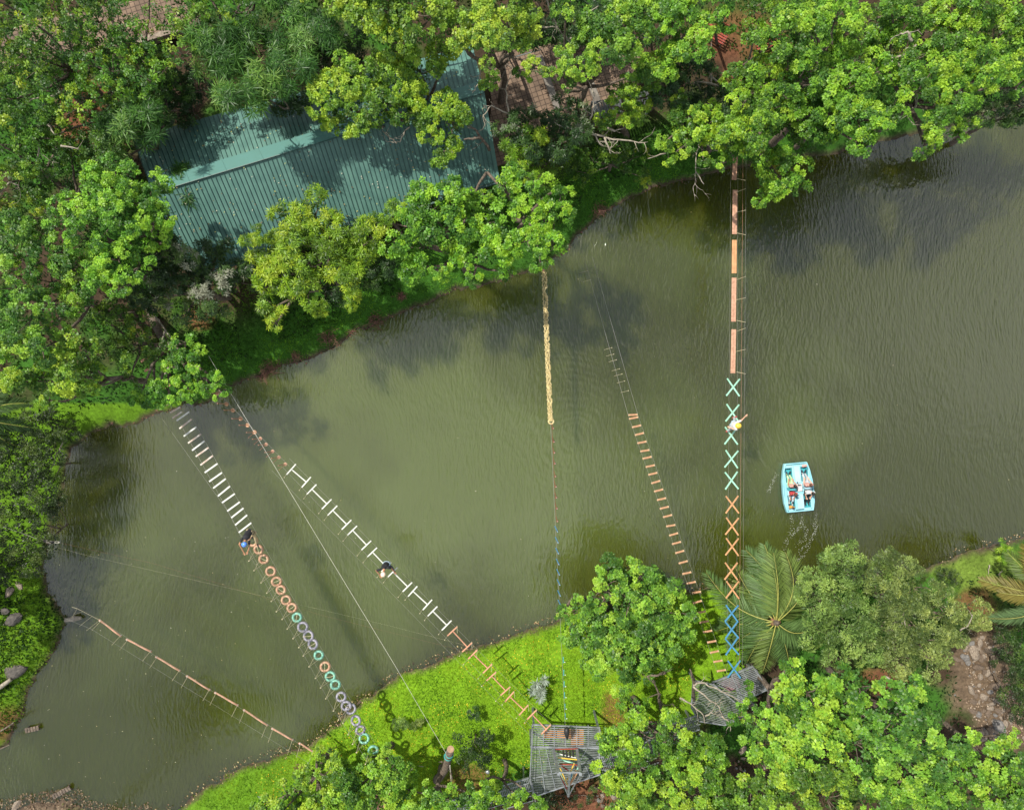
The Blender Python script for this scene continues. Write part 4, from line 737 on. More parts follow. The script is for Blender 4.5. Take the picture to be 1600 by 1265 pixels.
walkway('steel walkway half hidden by the tree left of the small platform',(1000,1158),(1090,1128),22,2.4)
def small_platform():
    z=2.7; root=empty('steel_platform',G(1130,1090),0,'small tilted steel grating platform beneath the blue crosses','platform'); O=Vector(root.location)
    A=[(1083,1062),(1150,1076),(1187,1108),(1132,1132),(1092,1126),(1080,1105)]; B=[(1112,1066),(1176,1040),(1197,1077),(1152,1100),(1150,1076)]
    a=MB(); grate(a,A,z-.45,O,R(-14),sp=.085,w=.04); a.build('lower_deck',M['steeldk'],root)
    b=MB(); grate(b,B,z,O,R(22),sp=.09,w=.045); b.build('upper_deck',M['steel'],root)
    f=MB(); frame(f,A,z-.45,O); frame(f,B[:4],z,O,close=True); f.beam(P(1113,1070,z-.4)-O,P(1170,1100,z-.4)-O,.04,.04); f.beam(P(1160,1047,z+.03)-O,P(1180,1087,z+.03)-O,.04,.03); f.beam(P(1143,1054,z+.03)-O,P(1162,1096,z+.03)-O,.04,.03); f.build('deck_frame',M['steel'],root)
    r=MB(); rail(r,[(1176,1040),(1197,1077)],z,O,.6); r.build('guard_rail',M['steel'],root)
    m=MB(); m.prism([(P(x,y,z-.15)-O)[:2] for x,y in ((1122,1066),(1150,1054),(1158,1072),(1140,1080))],z-.2-O.z,z-.15-O.z); m.build('wooden_floor_panel',mat('dark_floor_wood',(.20,.12,.13),.8,var=.4,scale=6),root)
    m=MB(); m.prism([(P(x,y,z-.7)-O)[:2] for x,y in ((1150,1115),(1172,1108),(1178,1120),(1158,1126))],z-.78-O.z,z-.7-O.z); m.build('orange_bin_lid',M['mat_or'],root)
    for x,y in ((1088,1066),(1093,1122),(1132,1128),(1184,1106),(1174,1044),(1194,1076)):
        p=P(x,y,z-.5); g=gh(p.x,p.y); m=MB(); m.box((p.x-O.x,p.y-O.y,(g+z-.55)/2-O.z),.1,.1,z-g-.5); m.build('post',M['steeldk'],root)
small_platform()

# ---------------------------------------------------------------- rope course elements
Z=3.0
def cable(name,label,pts,r,m_,cat='cable',sag=0.0,n=24):
    q=[]
    for i in range(len(pts)-1):
        a,b=P(*pts[i]),P(*pts[i+1])
        for k in range(n): t=k/n; q.append(a.lerp(b,t)-Vector((0,0,sag*4*t*(1-t))))
    q.append(P(*pts[-1])); mb=MB(); mb.tube(q,r,n=6); return tag(mb.build(name,m_,origin=q[0]),label,cat)
def element(name,label,cat,group,px,py,z=Z,rz=0.0):
    return empty(name,P(px,py,z),rz,label,cat,group)
def hanger(root,pts,r=.012,m_=None):       # cord from the element to its hand line, in world coordinates
    mb=MB(); inv=Matrix.Rotation(-root.rotation_euler.z,3,'Z'); mb.tube([inv@(Vector(p)-Vector(root.location)) for p in pts],r,n=5); return mb.build('cord',m_ or M['cord'],root)
def knot(root,p,r=.035):
    mb=MB(); inv=Matrix.Rotation(-root.rotation_euler.z,3,'Z'); mb.ball(inv@(Vector(p)-Vector(root.location)),r,seg=8,rings=6); return mb.build('knot',M['cord'],root,smooth=True)
def ang(a,b): return math.atan2(-(b[1]-a[1]),b[0]-a[0])
# 1 white slats then tyres
slats=[(272,626),(274,640),(277,648),(286,650),(290,662),(297,674),(304,685),(310,696),(316,706),(323,719),(330,731),(337,745),(343,755),(350,767),(357,778),(365,791),(371,801),(377,812),(383,824)]
for i,(x,y) in enumerate(slats[0:]):
    old=i in (0,1,2,4,8,9,6)
    r=element('bridge_slat','%s %s slat of the slat bridge, counted from the north shore'%(ORD[i],'pinkish worn' if old else 'white'),'slat','white slats of the bridge at the left',x,y,rz=(ang((0,0),(22,-17)) if i>2 else ang((0,0),(22,-14)))+random.uniform(-.05,.05))
    m=MB(); L=.80; m.box((0,0,0),L*(.75 if i<3 else 1),.078,.05); m.build('board',M['pinkwhite'] if old else M['white'],r,bevel=.008)
for i,(x,y,s) in enumerate([(228,560,1.0),(229,578,.4),(237,590,.45),(248,600,.4),(262,603,.55)]):
    r=element('bank_plank',['red slat under the leaves, farthest up the north bank','red slat second down the bank under the leaves','red slat in the middle of the bank slats','small red slat fourth down beneath the leaning tree','lowest red slat just above the waterline'][i],'plank','red planks on the north bank',x,y,z=2.2,rz=R(33)); m=MB(); m.box((0,0,0),.6*s,.12,.05); m.build('board',M['salmon'],r,bevel=.008)
cable('support_cable','left steel cable carrying the white slats and tyres',[(248,600,Z-.04),(375,833,Z-.04),(570,1172,Z-.04)],.005,M['cable'])
cable('support_cable','right steel cable carrying the white slats and tyres',[(268,596,Z-.04),(391,815,Z-.04),(585,1160,Z-.04)],.005,M['cable'])
tyres=[(395,845,'or'),(404,858,'or'),(412,873,'or'),(423,892,'or'),(432,908,'or'),(439,921,'or'),(447,937,'or'),(456,949,'or'),(464,964,'mint'),(473,979,'lav'),(482,993,'lav'),(489,1006,'lav'),(498,1023,'mint'),(508,1041,'or'),(516,1056,'mint'),(524,1069,'mint'),(533,1088,'lav'),(541,1102,'lav'),(548,1107,'lav'),(556,1125,'lav'),(563,1140,'lav'),(569,1153,'mint'),(583,1171,'mint')]
cn={'or':'orange','mint':'mint green','lav':'lavender grey'}
for i,(x,y,c) in enumerate(tyres):
    r=element('painted_tyre','%s %s tyre of the tyre bridge, counted from the white slats'%(ORD[i],cn[c]),'tyre','painted tyres hung in a row over the lake',x,y,rz=random.random()*3)
    Rm=.205+random.uniform(-.012,.02); tilt=Matrix.Rotation(random.uniform(-.25,.25)+(0.5 if i in (18,20,4) else 0),3,'X'); m=MB(); m.torus((0,0,0),Rm,.058,n=36,k=14,rot=tilt,sq=1.15)
    for k in range(30):
        a=2*math.pi*k/30; p=tilt@Vector((math.cos(a)*(Rm+.066),math.sin(a)*(Rm+.066),0)); m.beam(p-tilt@Vector((0,0,.05)),p+tilt@Vector((0,0,.05)),.014,.012)
    m.build('tyre_ring',M['ty_'+c],r,smooth=True)
    q=P(x-15 if i<16 else x-12,y+18+(4 if i>14 else 0),4.05)
    if i!=0:
        hanger(r,[P(x-6,y+2,Z+.05),q],.011); hanger(r,[P(x+1,y+6,Z+.05),q],.011); knot(r,q)
    s=MB(); s.tube([(-.2,.2,.04),(.05,-.05,.09),(.22,-.16,.03)],.012,n=5); s.build('lashing',M['darkcable'] if i%3==0 else M['cord'],r)
cable('hand_line','thin hand line beside the tyre bridge',[(357,800,4.1),(390,866,4.05),(520,1106,4.05),(575,1190,4.1)],.0045,M['cable'])
cable('hand_line','thin hand line beside the white slats',[(215,600,4.0),(357,800,4.1)],.004,M['cable'])
# 2 round discs then H beams
discs=[(340,615),(354,631),(364,641),(376,654),(387,664),(398,675),(407,685),(416,694),(426,705),(436,714),(446,725)]
for i,(x,y) in enumerate(discs):
    r=element('wooden_disc','%s small wooden disc of the stepping line, counted from the north shore'%ORD[i],'foothold','round wooden footholds',x,y)
    m=MB(); m.tube([(0,0,-.03),(0,0,.03)],.105 if i<6 else .09,n=20); m.build('disc',M['rung'] if i<6 else M['palepl'],r,bevel=.006)
    k=MB(); k.tube([(0,0,.03),(.02,.03,1.15)],.02,n=6); k.build('rope_stem',M['salmon'],r)
    if i>4: hanger(r,[P(x-1,y+1,Z+.05),P(x-10,y+9,Z+.8)],.013,M['salmon'])
cable('support_cable','steel cable carrying the wooden discs',[(318,590,Z+1.1),(452,728,Z+1.1)],.0045,M['cable'])
white=[(455.5,733,479,753),(487.5,764,511,787),(520,797,542,819),(551,828,573,851),(582,862,604,885),(614,893,637,916),(645,923,668,944),(676,954,698,976)]
salm=[(707,985,730,1010),(739,1021,762,1043),(768,1055,790,1078),(796,1087,818,1108),(831,1115,853,1138)]
hd=ang((0,0),(15,-16))
for i,(x0,y0,x1,y1) in enumerate(white+salm):
    w=i<8; c=M['white'] if w else M['salmon']; cx,cy=(x0+x1)/2,(y0+y1)/2; rz=ang((x0,y0),(x1,y1))
    r=element('h_beam_step','%s %s H shaped beam of the beam line, counted from the north shore'%(ORD[i],'white' if w else 'salmon'),'beam','H shaped beams hung in a row',cx,cy,rz=rz)
    r.rotation_euler.x=random.uniform(-.12,.12); L=(P(x1,y1,Z)-P(x0,y0,Z)).length; m=MB(); m.box((0,0,0),L,.052,.06); m.build('centre_beam',c,r,bevel=.008)
    for s in (-1,1): m=MB(); m.box((s*L/2,0,.062),.062,.70,.055); m.build('crossbar',c,r,bevel=.008)
    for (a,b) in ((x0,y0),(x1,y1)):
        q=P(a-13,b+15,4.0); hanger(r,[P(a-8,b+8,Z+.09),q],.010); knot(r,q,.028)
        if not w: hanger(r,[P(a+7,b-8,Z+.09),P(a+7,b+4,Z+.7)],.010)
cable('support_cable','left steel cable under the H shaped beams',[(440,728,Z-.06),(838,1143,Z-.06)],.005,M['cable']); cable('support_cable','right steel cable under the H shaped beams',[(452,716,Z-.06),(862,1132,Z-.06)],.005,M['cable'])
cable('hand_line','thin hand line beside the H shaped beams',[(425,735,4.05),(830,1150,4.05)],.004,M['cable'])
# 3 yellow rope net line
def netline():
    A,B=P(851,425,Z+.3),P(861,658,Z); root=empty('rope_net_bridge',B,0,'long tube of knotted yellow rope leading from the shore tree','rope bridge'); d=(B-A).normalized(); s=Vector((-d.y,d.x,0)).normalized(); L=(B-A).length
    m=MB(); rn=random.Random(3)
    for j in range(7):
        pts=[]; ph=rn.random()*6
        for i in range(240):
            t=i/239; a=ph+t*L*(5.0+.7*j)*(1 if j%2 else -1); rr=.075+.03*math.sin(i*.9+j); p=A.lerp(B,t)+s*math.cos(a)*rr+Vector((0,0,1))*math.sin(a)*rr-Vector((0,0,.12*4*t*(1-t))); pts.append(p-B)
        m.tube(pts,.024,n=5)
    m.build('braided_rope',M['rope'],root,smooth=True); k=MB()
    for i in range(90):
        t=i/89; p=A.lerp(B,t)-Vector((0,0,.12*4*t*(1-t)))-B; k.ball(p-s*(-1)*(-.12)-Vector((0,0,.0))+s*(.02*math.sin(i*2.3)),.038,.05,.04,seg=7,rings=5)
    k.build('edge_knots',M['rope'],root,smooth=True)
    e=MB(); e.torus(Vector((0,0,0)),.13,.04,n=16,k=8); e.build('end_ring',M['rope'],root,smooth=True)
netline()
cable('main_cable','grey cable running from the yellow rope net to the big platform',[(860,655,Z),(868,828,Z),(875,960,Z),(883,1130,Z+.1)],.009,M['cable'])
cable('thin_cable','thin red cord next to the grey cable below the yellow net',[(862,660,Z+.9),(869,812,Z+.9)],.005,M['redpaint'])
for i,y in enumerate([669,690,707,724,744,760,777,794,814]):
    r=element('red_foothold','%s red foothold under the grey cable, counted from the yellow net'%ORD[i],'foothold','red footholds on the centre cable',864.5+(y-669)*.045,y); m=MB(); m.ball((0,0,0),.055,.055,.05,seg=10,rings=6); m.build('knob',M['redpaint'],r,smooth=True); m=MB(); m.ball((.01,0,.06),.028,seg=8,rings=5); m.build('cap',M['pinkwhite'],r); hanger(r,[P(862+(y-669)*.045,y-8,Z+.3),P(864.5+(y-669)*.045,y,Z+.05)],.012,M['redpaint'])
for i,y in enumerate([828,845,862,879,895,911,928,943]):
    x=869.5+(y-828)*.043; r=element('blue_foothold','%s blue rope foothold on the centre cable, counted from the red ones'%ORD[i],'foothold','blue footholds on the centre cable',x,y); m=MB(); m.beam(P(x-2.5,y-6,Z+.2)-P(x,y,Z),P(x+2,y+3,Z)-P(x,y,Z),.045,.05); m.build('strap',M['blue'],r); m=MB(); m.ball((.04,-.06,.03),.03,seg=8,rings=5); m.build('knob',M['whitecloth'],r)
for i,y in enumerate([1030,1050,1068,1085,1103,1118]):
    x=880+(y-1030)*.035; r=element('teal_foothold','%s teal rope foothold over the lawn, counted from the big tree'%ORD[i],'foothold','teal footholds on the centre cable',x,y); m=MB(); m.beam((0,.16,.05),(0,-.16,0),.04,.05); m.build('strap',M['teal'],r); m=MB(); m.ball((.08,-.12,.03),.028,seg=8,rings=5); m.build('knob',M['whitecloth'],r)
r=element('hanging_bag','glossy black padded bag at the cable end over the big platform','bag',None,885,1141,3.1)
m=MB(); m.tube([(-.01,.30,.2),(0,.26,.24),(0,.14,.28),(0,.0,.24),(.01,-.12,.16),(.03,-.28,.1),(.035,-.42,.05)],[.03,.12,.15,.145,.12,.08,.03],n=14); m.build('bag_body',M['rubber'],r,smooth=True)
m=MB(); m.torus((0,-.05,.22),.10,.025,rot=Matrix.Rotation(1.2,3,'X')); m.build('strap',M['teal'],r); m=MB(); m.ball((.0,.22,.30),.07,.08,.08); m.build('pulley',M['steeldk'],r,smooth=True)
# 4 rungs
rungs=[(989,648),(990,653),(994.5,666),(999,678),(1003,691),(1007.5,704),(1011,715),(1016,728),(1020,740),(1024.5,753),(1029,766),(1033.5,779.5),(1038,793),(1043,806),(1048,821),(1052.5,834.5),(1057,848),(1062,862),(1067.5,878),(1073,895),(1080,910),(1088,925),(1089.5,940),(1095,956),(1100,971),(1105.5,986),(1112,1002),(1116,1018),(1121.5,1032.5),(1127,1047)]
for i,(x,y) in enumerate(rungs):
    r=element('wooden_rung','%s wooden rung of the rung bridge, counted from the north end'%ORD[i],'rung','wooden rungs of the rope ladder bridge',x,y,rz=R([4,12][i>0]+random.uniform(-2,6)))
    m=MB(); m.tube([(-.24,0,0),(-.22,0,0),(.22,0,0),(.24,0,0)],[.042,.052,.052,.042],n=12); m.build('log',M['rung'],r,smooth=True)
    m=MB(); m.torus((-.21,0,0),.052,.012,n=12,k=6,rot=Matrix.Rotation(R(90),3,'Y')); m.torus((.21,0,0),.052,.012,n=12,k=6,rot=Matrix.Rotation(R(90),3,'Y')); m.build('rope_wrap',M['cord'],r)
for a,b,w in (((912,400,Z+.3),(982,650,Z),'left'),((925,400,Z+.3),(996,646,Z),'right')):
    cable('ladder_cable','bare %s cable reaching from the north shore to the first rung'%w,[a,b],.007,M['cable'])
cable('ladder_cable','left cable carrying the wooden rungs',[(982,650,Z),(1068,895,Z),(1121,1050,Z)],.005,M['cable']); cable('ladder_cable','right cable carrying the wooden rungs',[(996,646,Z),(1081,890,Z),(1133,1044,Z)],.005,M['cable'])
for i,(x,y) in enumerate([(912,425),(917,439),(950,545),(953,555),(957,564),(962,578),(966,586),(970,597),(976,612)]):
    r=element('cord_spreader','%s cord spreader between the two bare cables, counted from the shore'%ORD[i],'cord','cord spreaders between the bare cables',x,y,z=Z+.2,rz=R(12)); m=MB(); m.tube([(-.2,0,0),(.2,.02,0)],.006,n=5); m.ball((.2,.02,0),.025,seg=6,rings=4); m.build('cord',M['cord'],r)
# 5 planks and crosses
pl=[(1149,245,1147,281,'palepl'),(1148.5,297,1147.5,366,'palepl'),(1147.5,375,1147,427,'orange'),(1147,434,1146,502.5,'palepl'),(1146.5,514.5,1145,583,'palepl')]
for i,(x0,y0,x1,y1,c) in enumerate(pl):
    r=element('foot_plank','%s long %s plank of the plank line, counted from the north trees'%(ORD[i],'orange' if c=='orange' else 'salmon pink'),'plank','long planks of the plank bridge',(x0+x1)/2,(y0+y1)/2,rz=ang((x0,y0),(x1,y1)))
    L=(P(x1,y1,Z)-P(x0,y0,Z)).length
    for s in (-1,1): m=MB(); m.box((0,s*.062,0),L,.115,.05); m.build('board',M[c],r,bevel=.006)
    for yy,dy in ((y0+3,-5),(y1-2,3),((y0+y1)/2,-3)):
        if i==2 or yy<y0+30 and i==0: continue
        q=P(1165,yy+dy,3.9); hanger(r,[P(1151,yy,Z+.04),q],.012)
zx={'mint':[605,645,680.5,717,750.5],'orange':[788,822,854,892,921],'blue':[958,983.5,1009.5,1045]}; k=0
for c,ys in zx.items():
    for y in ys:
        x=[1145.5,1144.5,1142.5,1143,1143,1144,1144,1144,1142.5,1144.5,1143.5,1143.5,1143.5,1147][k]; hh=27 if k not in (10,11,12) else 26
        r=element('cross_step','%s cross of the cross line, %s, counted from the planks'%(ORD[k],{'mint':'mint green','orange':'orange','blue':'blue'}[c]),'cross','crossed boards of the cross bridge',x,y,rz=R(random.uniform(-3,3)))
        s=(CAMH-Z)/FPX; 
        for sg in (-1,1): m=MB(); m.beam((-10*s,sg*hh/2*s,sg*.025),(10*s,-sg*hh/2*s,sg*.025),.075,.045,up=(0,0,1)); m.build('board',M[c],r,bevel=.006)
        k+=1
cable('support_cable','left steel cable under the planks and crosses',[(1142,230,Z-.06),(1136,1060,Z-.06)],.0045,M['cable']); cable('support_cable','right steel cable under the planks and crosses',[(1153,230,Z-.06),(1151,1060,Z-.06)],.0045,M['cable'])
cable('hand_line','thin hand line right of the planks and crosses',[(1166,225,3.9),(1160,1050,3.9)],.005,M['cable']); cable('hand_line','second thin line right of the planks and crosses',[(1161,225,4.0),(1155,1050,4.0)],.004,M['salmon'])
# 6 hanging logs at the lower left
lg=[(155,968,190,994),(197,998,237,1018),(243,1025,282,1048),(291,1055,329,1078),(335,1081,373,1102),(380,1108,419,1133),(424,1137,459,1156),(467,1160,490,1174)]
for i,(x0,y0,x1,y1) in enumerate(lg):
    r=element('hanging_log','%s pale log of the low log line, counted from the west shore'%ORD[i],'log','pale logs hung end to end over the lake',(x0+x1)/2,(y0+y1)/2,z=2.6,rz=ang((x0,y0),(x1,y1)))
    L=(P(x1,y1,2.6)-P(x0,y0,2.6)).length; m=MB(); m.tube([(-L/2,0,0),(-L/4,.01,0),(L/4,-.01,0),(L/2,0,0)],[.045,.042,.045,.048],n=12); m.build('log',M['palepl'],r,smooth=True)
    m=MB(); m.torus((-L/2+.06,0,0),.046,.014,n=12,k=6,rot=Matrix.Rotation(R(90),3,'Y')); m.torus((L/2-.06,0,0),.046,.014,n=12,k=6,rot=Matrix.Rotation(R(90),3,'Y')); m.build('rope_wrap',M['whitecloth'],r)
    for (a,b) in ((x0+2,y0+2),(x1-2,y1-1)): q=P(a-13+i,b+14+i,3.5); hanger(r,[P(a,b,2.66),q],.011)
cable('support_cable','thin cable linking the pale logs to the west shore',[(112,948,2.6),(120,950,2.6),(155,968,2.6)],.006,M['cord']); cable('support_cable','thin cable the pale logs hang from',[(155,968,2.64),(290,1054,2.64),(492,1176,2.64)],.0045,M['cable'])
cable('hand_line','thin hand line left of the pale logs',[(100,965,3.5),(142,982,3.5),(480,1190,3.5)],.004,M['cable'])
for i,(a,b) in enumerate([((143,963),(124,978)),((121,950),(112,965)),((155,969),(135,985)),((130,955),(116,960))]):
    m=MB(); m.tube([P(*a,2.6),P(*b,3.1)],.005,n=5); tag(m.build('tie_cord',M['cord'],origin=P(*a,2.6)),['pale tie cord just before the first pale log','short pale tie cord at the cable end over the mud bank','longest pale tie cord beside the first pale log','small pale tie cord above the mud coloured stone'][i],'cord')
# zip line and other wires
cable('zip_line','long white zip line crossing the lake to the leaning trunk',[(326,556,5.05),(364,620,4.9),(500,846,4.5),(620,1044,4.2),(697,1176,3.2)],.0075,M['whitecable'],'zip line')
cable('guy_cable','guy cable running down behind the leaning trunk',[(703,1195,2.6),(706,1235,.8)],.02,M['whitecable'])
cable('shore_wire','wire over the west bushes leading to the pulley',[(-30,810,3.4),(15,826,3.3),(60,842,3.2),(88,846,3.1)],.009,M['cable'])
cable('lake_wire','faint reddish wire across the left part of the lake',[(90,847,3.1),(240,880,2.6),(500,960,2.3),(740,1020,2.8)],.0016,M['redpaint']); cable('lake_wire','second faint wire slightly below the reddish one',[(80,852,3.0),(130,866,2.8),(300,905,2.3),(600,975,2.3),(745,1012,2.8)],.0016,M['cord'])
r=element('cable_pulley','dark pulley and loose rope loop at the west shore','pulley',None,82,847,3.1)
m=MB(); m.torus((0,0,0),.10,.03,n=16,k=8,rot=Matrix.Rotation(1.0,3,'X')); m.build('wheel',M['rubber'],r,smooth=True); m=MB(); m.torus((.22,0,0),.13,.02,n=20,k=6,rot=Matrix.Scale(.35,3,Vector((0,1,0)))); m.build('loop',M['whitecable'],r); m=MB(); m.beam((-.5,.1,0),(-.05,0,0),.14,.06); m.build('bracket',M['darkcable'],r)
# leaning trunk that anchors the zip line
g=G(676,1226); root=empty('leaning_trunk',g,0,'leaning sawn off trunk wrapped with teal straps on the lawn','tree trunk'); A=P(678,1224,.6)-g; B=P(704,1170,3.3)-g
m=MB(); m.tube([A-Vector((0,0,.3)),A.lerp(B,.25)+Vector((.10,-.12,-.1)),A.lerp(B,.5)+Vector((.2,-.08,-.05)),A.lerp(B,.8)+Vector((.08,0,0)),B],[.26,.22,.20,.19,.19],n=16); m.build('trunk',M['bark'],root,smooth=True)
m=MB(); m.tube([B,B+(B-A).normalized()*.02],.18,n=16); m.build('sawn_end',M['stump'],root)
for k,t in enumerate((.80,.87)): c=A.lerp(B,t)+Vector((.06,0,0)); q=(B-A).to_track_quat('Z','Y').to_matrix(); m=MB(); m.torus(c,.195,.035,n=20,k=8,rot=q); m.build('strap',M['teal'],root,smooth=True)
for e in ((690,1190,692,1183),(706,1205,700,1185),(708,1220,706,1200)): m=MB(); m.tube([P(e[2],e[3]+8,2.2)-g,P(e[2]-2,e[3]+6,2.4)-g,P(e[0]-(4 if e[0]<700 else 0),e[1],2.3)-g],[.05,.045,.02],n=7); m.build('branch_stub',M['bark'],root,smooth=True)
m=MB(); m.tube([P(762,1206,.5),P(761,1224,1.2)],.08,n=10); m.ball(P(762,1205,1.3),.12,.12,.1); tag(m.build('standing_pipe',M['steel'],origin=P(762,1215,.5)),'short grey pipe post on the lawn left of the big platform','post')
# ---------------------------------------------------------------- dead branches
def dead(label,paths,seed,base=None,zc=5.5,rad=.05,tw=1.0,name='bare_branch',cat='branch',m_=None):
    rn=random.Random(seed); p0=paths[0][0]; root=empty(name,P(*p0),0,label,cat); O=Vector(root.location); m=MB()
    def sub(a,d,L,r,dep):
        pts=[a]; p=a
        for i in range(4): d=(d+Vector((rn.gauss(0,.28),rn.gauss(0,.28),rn.gauss(0,.12)))).normalized(); p=p+d*L/4; pts.append(p)
        m.tube(pts,[r*(1-.2*i)for i in range(5)],n=5)
        if dep>0:
            for _ in range(rn.randint(1,3)): k=rn.randint(1,4); e=Vector((rn.gauss(0,1),rn.gauss(0,1),rn.gauss(0,.3))).normalized(); sub(pts[k],(d+e*.9).normalized(),L*rn.uniform(.4,.7),r*.55,dep-1)
    for path in paths:
        pts=[P(*q)-O for q in path]; n=len(pts); dense=[]
        for i in range(n-1):
            for k in range(4): t=k/4; dense.append(pts[i].lerp(pts[i+1],t)+Vector((rn.gauss(0,.025),rn.gauss(0,.025),rn.gauss(0,.02)))*(1 if k else 0))
        dense.append(pts[-1]); m.tube(dense,[rad*(1-.75*i/len(dense)) for i in range(len(dense))],n=7)
        for i in range(2,len(dense)):
            if rn.random()<.42*tw: e=Vector((rn.gauss(0,1),rn.gauss(0,1),rn.gauss(0,.3))).normalized(); d=(dense[i]-dense[i-1]).normalized(); sub(dense[i],(d*.6+e).normalized(),rn.uniform(.3,.75),rad*.35,1)
    m.build('wood',m_ or M['deadwood'],root,smooth=True)
dead('pale bare branches forking above the shore bushes beside the shed',[[(912,206,5.5),(950,216,5.6),(985,220,5.6),(1012,222,5.5)],[(912,206,5.5),(925,180,6),(929,150,6.4),(918,125,6.4)],[(912,206,5.5),(880,198,5.4),(862,190,5.3)],[(925,208,5.5),(940,228,5.4)],[(930,190,5.6),(960,205,5.6),(975,200,5.6)],[(945,215,5.6),(952,232,5.5),(955,240,5.4)]],3,rad=.06)
dead('whitish twisted dead branch left of the red soil gap',[[(1140,140,5.4),(1112,120,5.6),(1098,102,5.8),(1082,98,5.8)],[(1125,135,5.5),(1095,128,5.6),(1072,132,5.6)],[(1112,120,5.6),(1108,140,5.4),(1096,152,5)],[(1098,102,5.8),(1096,85,6)]],4,rad=.05,tw=1.3)
dead('bare twigs hanging from the yellow green cluster over the shore',[[(1095,222,5.6),(1088,240,5.6),(1087,268,5.5),(1083,292,5.4)],[(1087,268,5.5),(1100,288,5.4)],[(1095,222,5.6),(1118,235,5.6),(1135,238,5.6)],[(1095,222,5.6),(1070,215,5.7)],[(1040,240,5.5),(1012,248,5.5)]],5,rad=.035,tw=.8)
dead('thin bare branch arching across the left edge of the courtyard',[[(795,178,5.5),(790,140,5.8),(802,105,6)],[(795,178,5.5),(768,165,5.6),(755,180,5.4),(758,200,5.2)],[(752,105,6),(748,130,5.8),(738,145,5.6)],[(795,178,5.5),(800,188,5.2)]],6,rad=.04,tw=.8)
dead('bare grey twig lying over the lower slope of the green roof',[[(640,198,5.9),(632,205,5.8),(625,222,5.7),(605,222,5.6)],[(620,224,5.7),(598,205,5.7)]],7,rad=.04,tw=1.0)
dead('bare dark branches over the right end of the roof',[[(765,235,5.2),(745,205,6),(730,195,6.4)],[(750,215,6),(725,218,6.2)],[(760,270,5.2),(745,295,5.8),(728,330,6)],[(762,270,5.2),(790,300,5.8),(800,310,5.6)]],8,rad=.08,tw=.7,m_=M['bark'])
dead('thin white branches crossing the dark gap at the top edge',[[(850,-5,8),(865,30,7.6),(880,55,7.2)],[(840,42,7.6),(870,43,7.6)],[(895,35,7.6),(935,10,7.8)],[(880,55,7.2),(892,70,7)],[(890,60,7.2),(960,62,7.6)]],9,rad=.05,tw=.8)
dead('bent pale branches seen in the gap between the two wide crowns',[[(1425,65,8.6),(1418,50,8.8),(1405,55,8.6)],[(1390,95,7.6),(1410,105,7.8),(1425,125,7.8),(1440,140,7.6)],[(1388,92,7.6),(1418,85,8.2),(1432,70,8.4)],[(1435,140,7.6),(1430,168,7.4),(1415,175,7.4)]],10,rad=.07,tw=.8)
dead('long curved pale branches over the small steel platform',[[(1083,1070,4.6),(1095,1066,4.7),(1120,1075,4.8),(1145,1088,4.8),(1172,1102,4.7)],[(1083,1072,4.6),(1105,1090,4.6),(1122,1102,4.6),(1128,1118,4.6)],[(1062,1090,4.4),(1078,1098,4.4),(1095,1112,4.5),(1102,1130,4.5)],[(1128,1118,4.6),(1140,1128,4.6),(1141,1142,4.5)],[(1102,1118,4.5),(1112,1112,4.6)]],11,rad=.05,tw=1.0)
dead('dead standing trunk with twigs between the tree and the small platform',[[(1034,1112,1),(1030,1090,3.4),(1022,1066,4.6)],[(1022,1066,4.6),(1012,1056,4.8),(1040,1052,4.8)],[(1084,1100,1.5),(1084,1060,4.4),(1078,1045,4.8)]],12,rad=.10,tw=.9,name='dead_tree',cat='dead tree',m_=M['bark'])
dead('twiggy bare branches in the upper left woods',[[(115,130,7.4),(85,150,7),(50,155,7),(25,148,7)],[(125,145,6.8),(135,170,6.5)],[(0,300,6.5),(15,285,6.8),(30,290,6.8)],[(75,195,7),(85,210,7)],[(60,225,7),(60,255,6.6)],[(95,228,6.8),(130,235,6.6)]],13,rad=.05,tw=1.0)
dead('pale bare branch of the leaning shore tree',[[(240,488,3.4),(258,515,4.4),(273,535,5)],[(270,568,4.8),(255,585,4.6),(243,595,4.4)],[(258,515,4.4),(250,540,4.6)]],14,rad=.055,tw=.6)
dead('pale stray branch lying over the west shore bushes',[[(99,690,2.4),(86,718,2.3),(74,745,2.2)]],15,rad=.04,tw=0)
dead('pale twig on the lawn below the tyre shadows',[[(650,1194,.7),(685,1200,.7)],[(648,1196,.8),(636,1212,.9)]],16,rad=.03,tw=.6)
dead('fallen pale stick beside the red soil below the olive trees',[[(1383,1056,1.2),(1405,1068,1.2)]],17,rad=.06,tw=.2)
dead('short pale cut branch on the right shore, standing nearly upright in the photo',[[(1546,882,.7),(1544,897,.7)]],18,rad=.035,tw=0)
dead('short pale stick on the right shore near the palm tip',[[(1559,897,.7),(1566,891,.7)]],19,rad=.035,tw=0)
dead('thin branches in the crown of the olive tree',[[(1500,985,5.6),(1515,972,6),(1520,960,6.2)],[(1395,960,6),(1410,975,6.2)],[(1413,955,6.2),(1414,975,6.2)]],20,rad=.04,tw=.6)
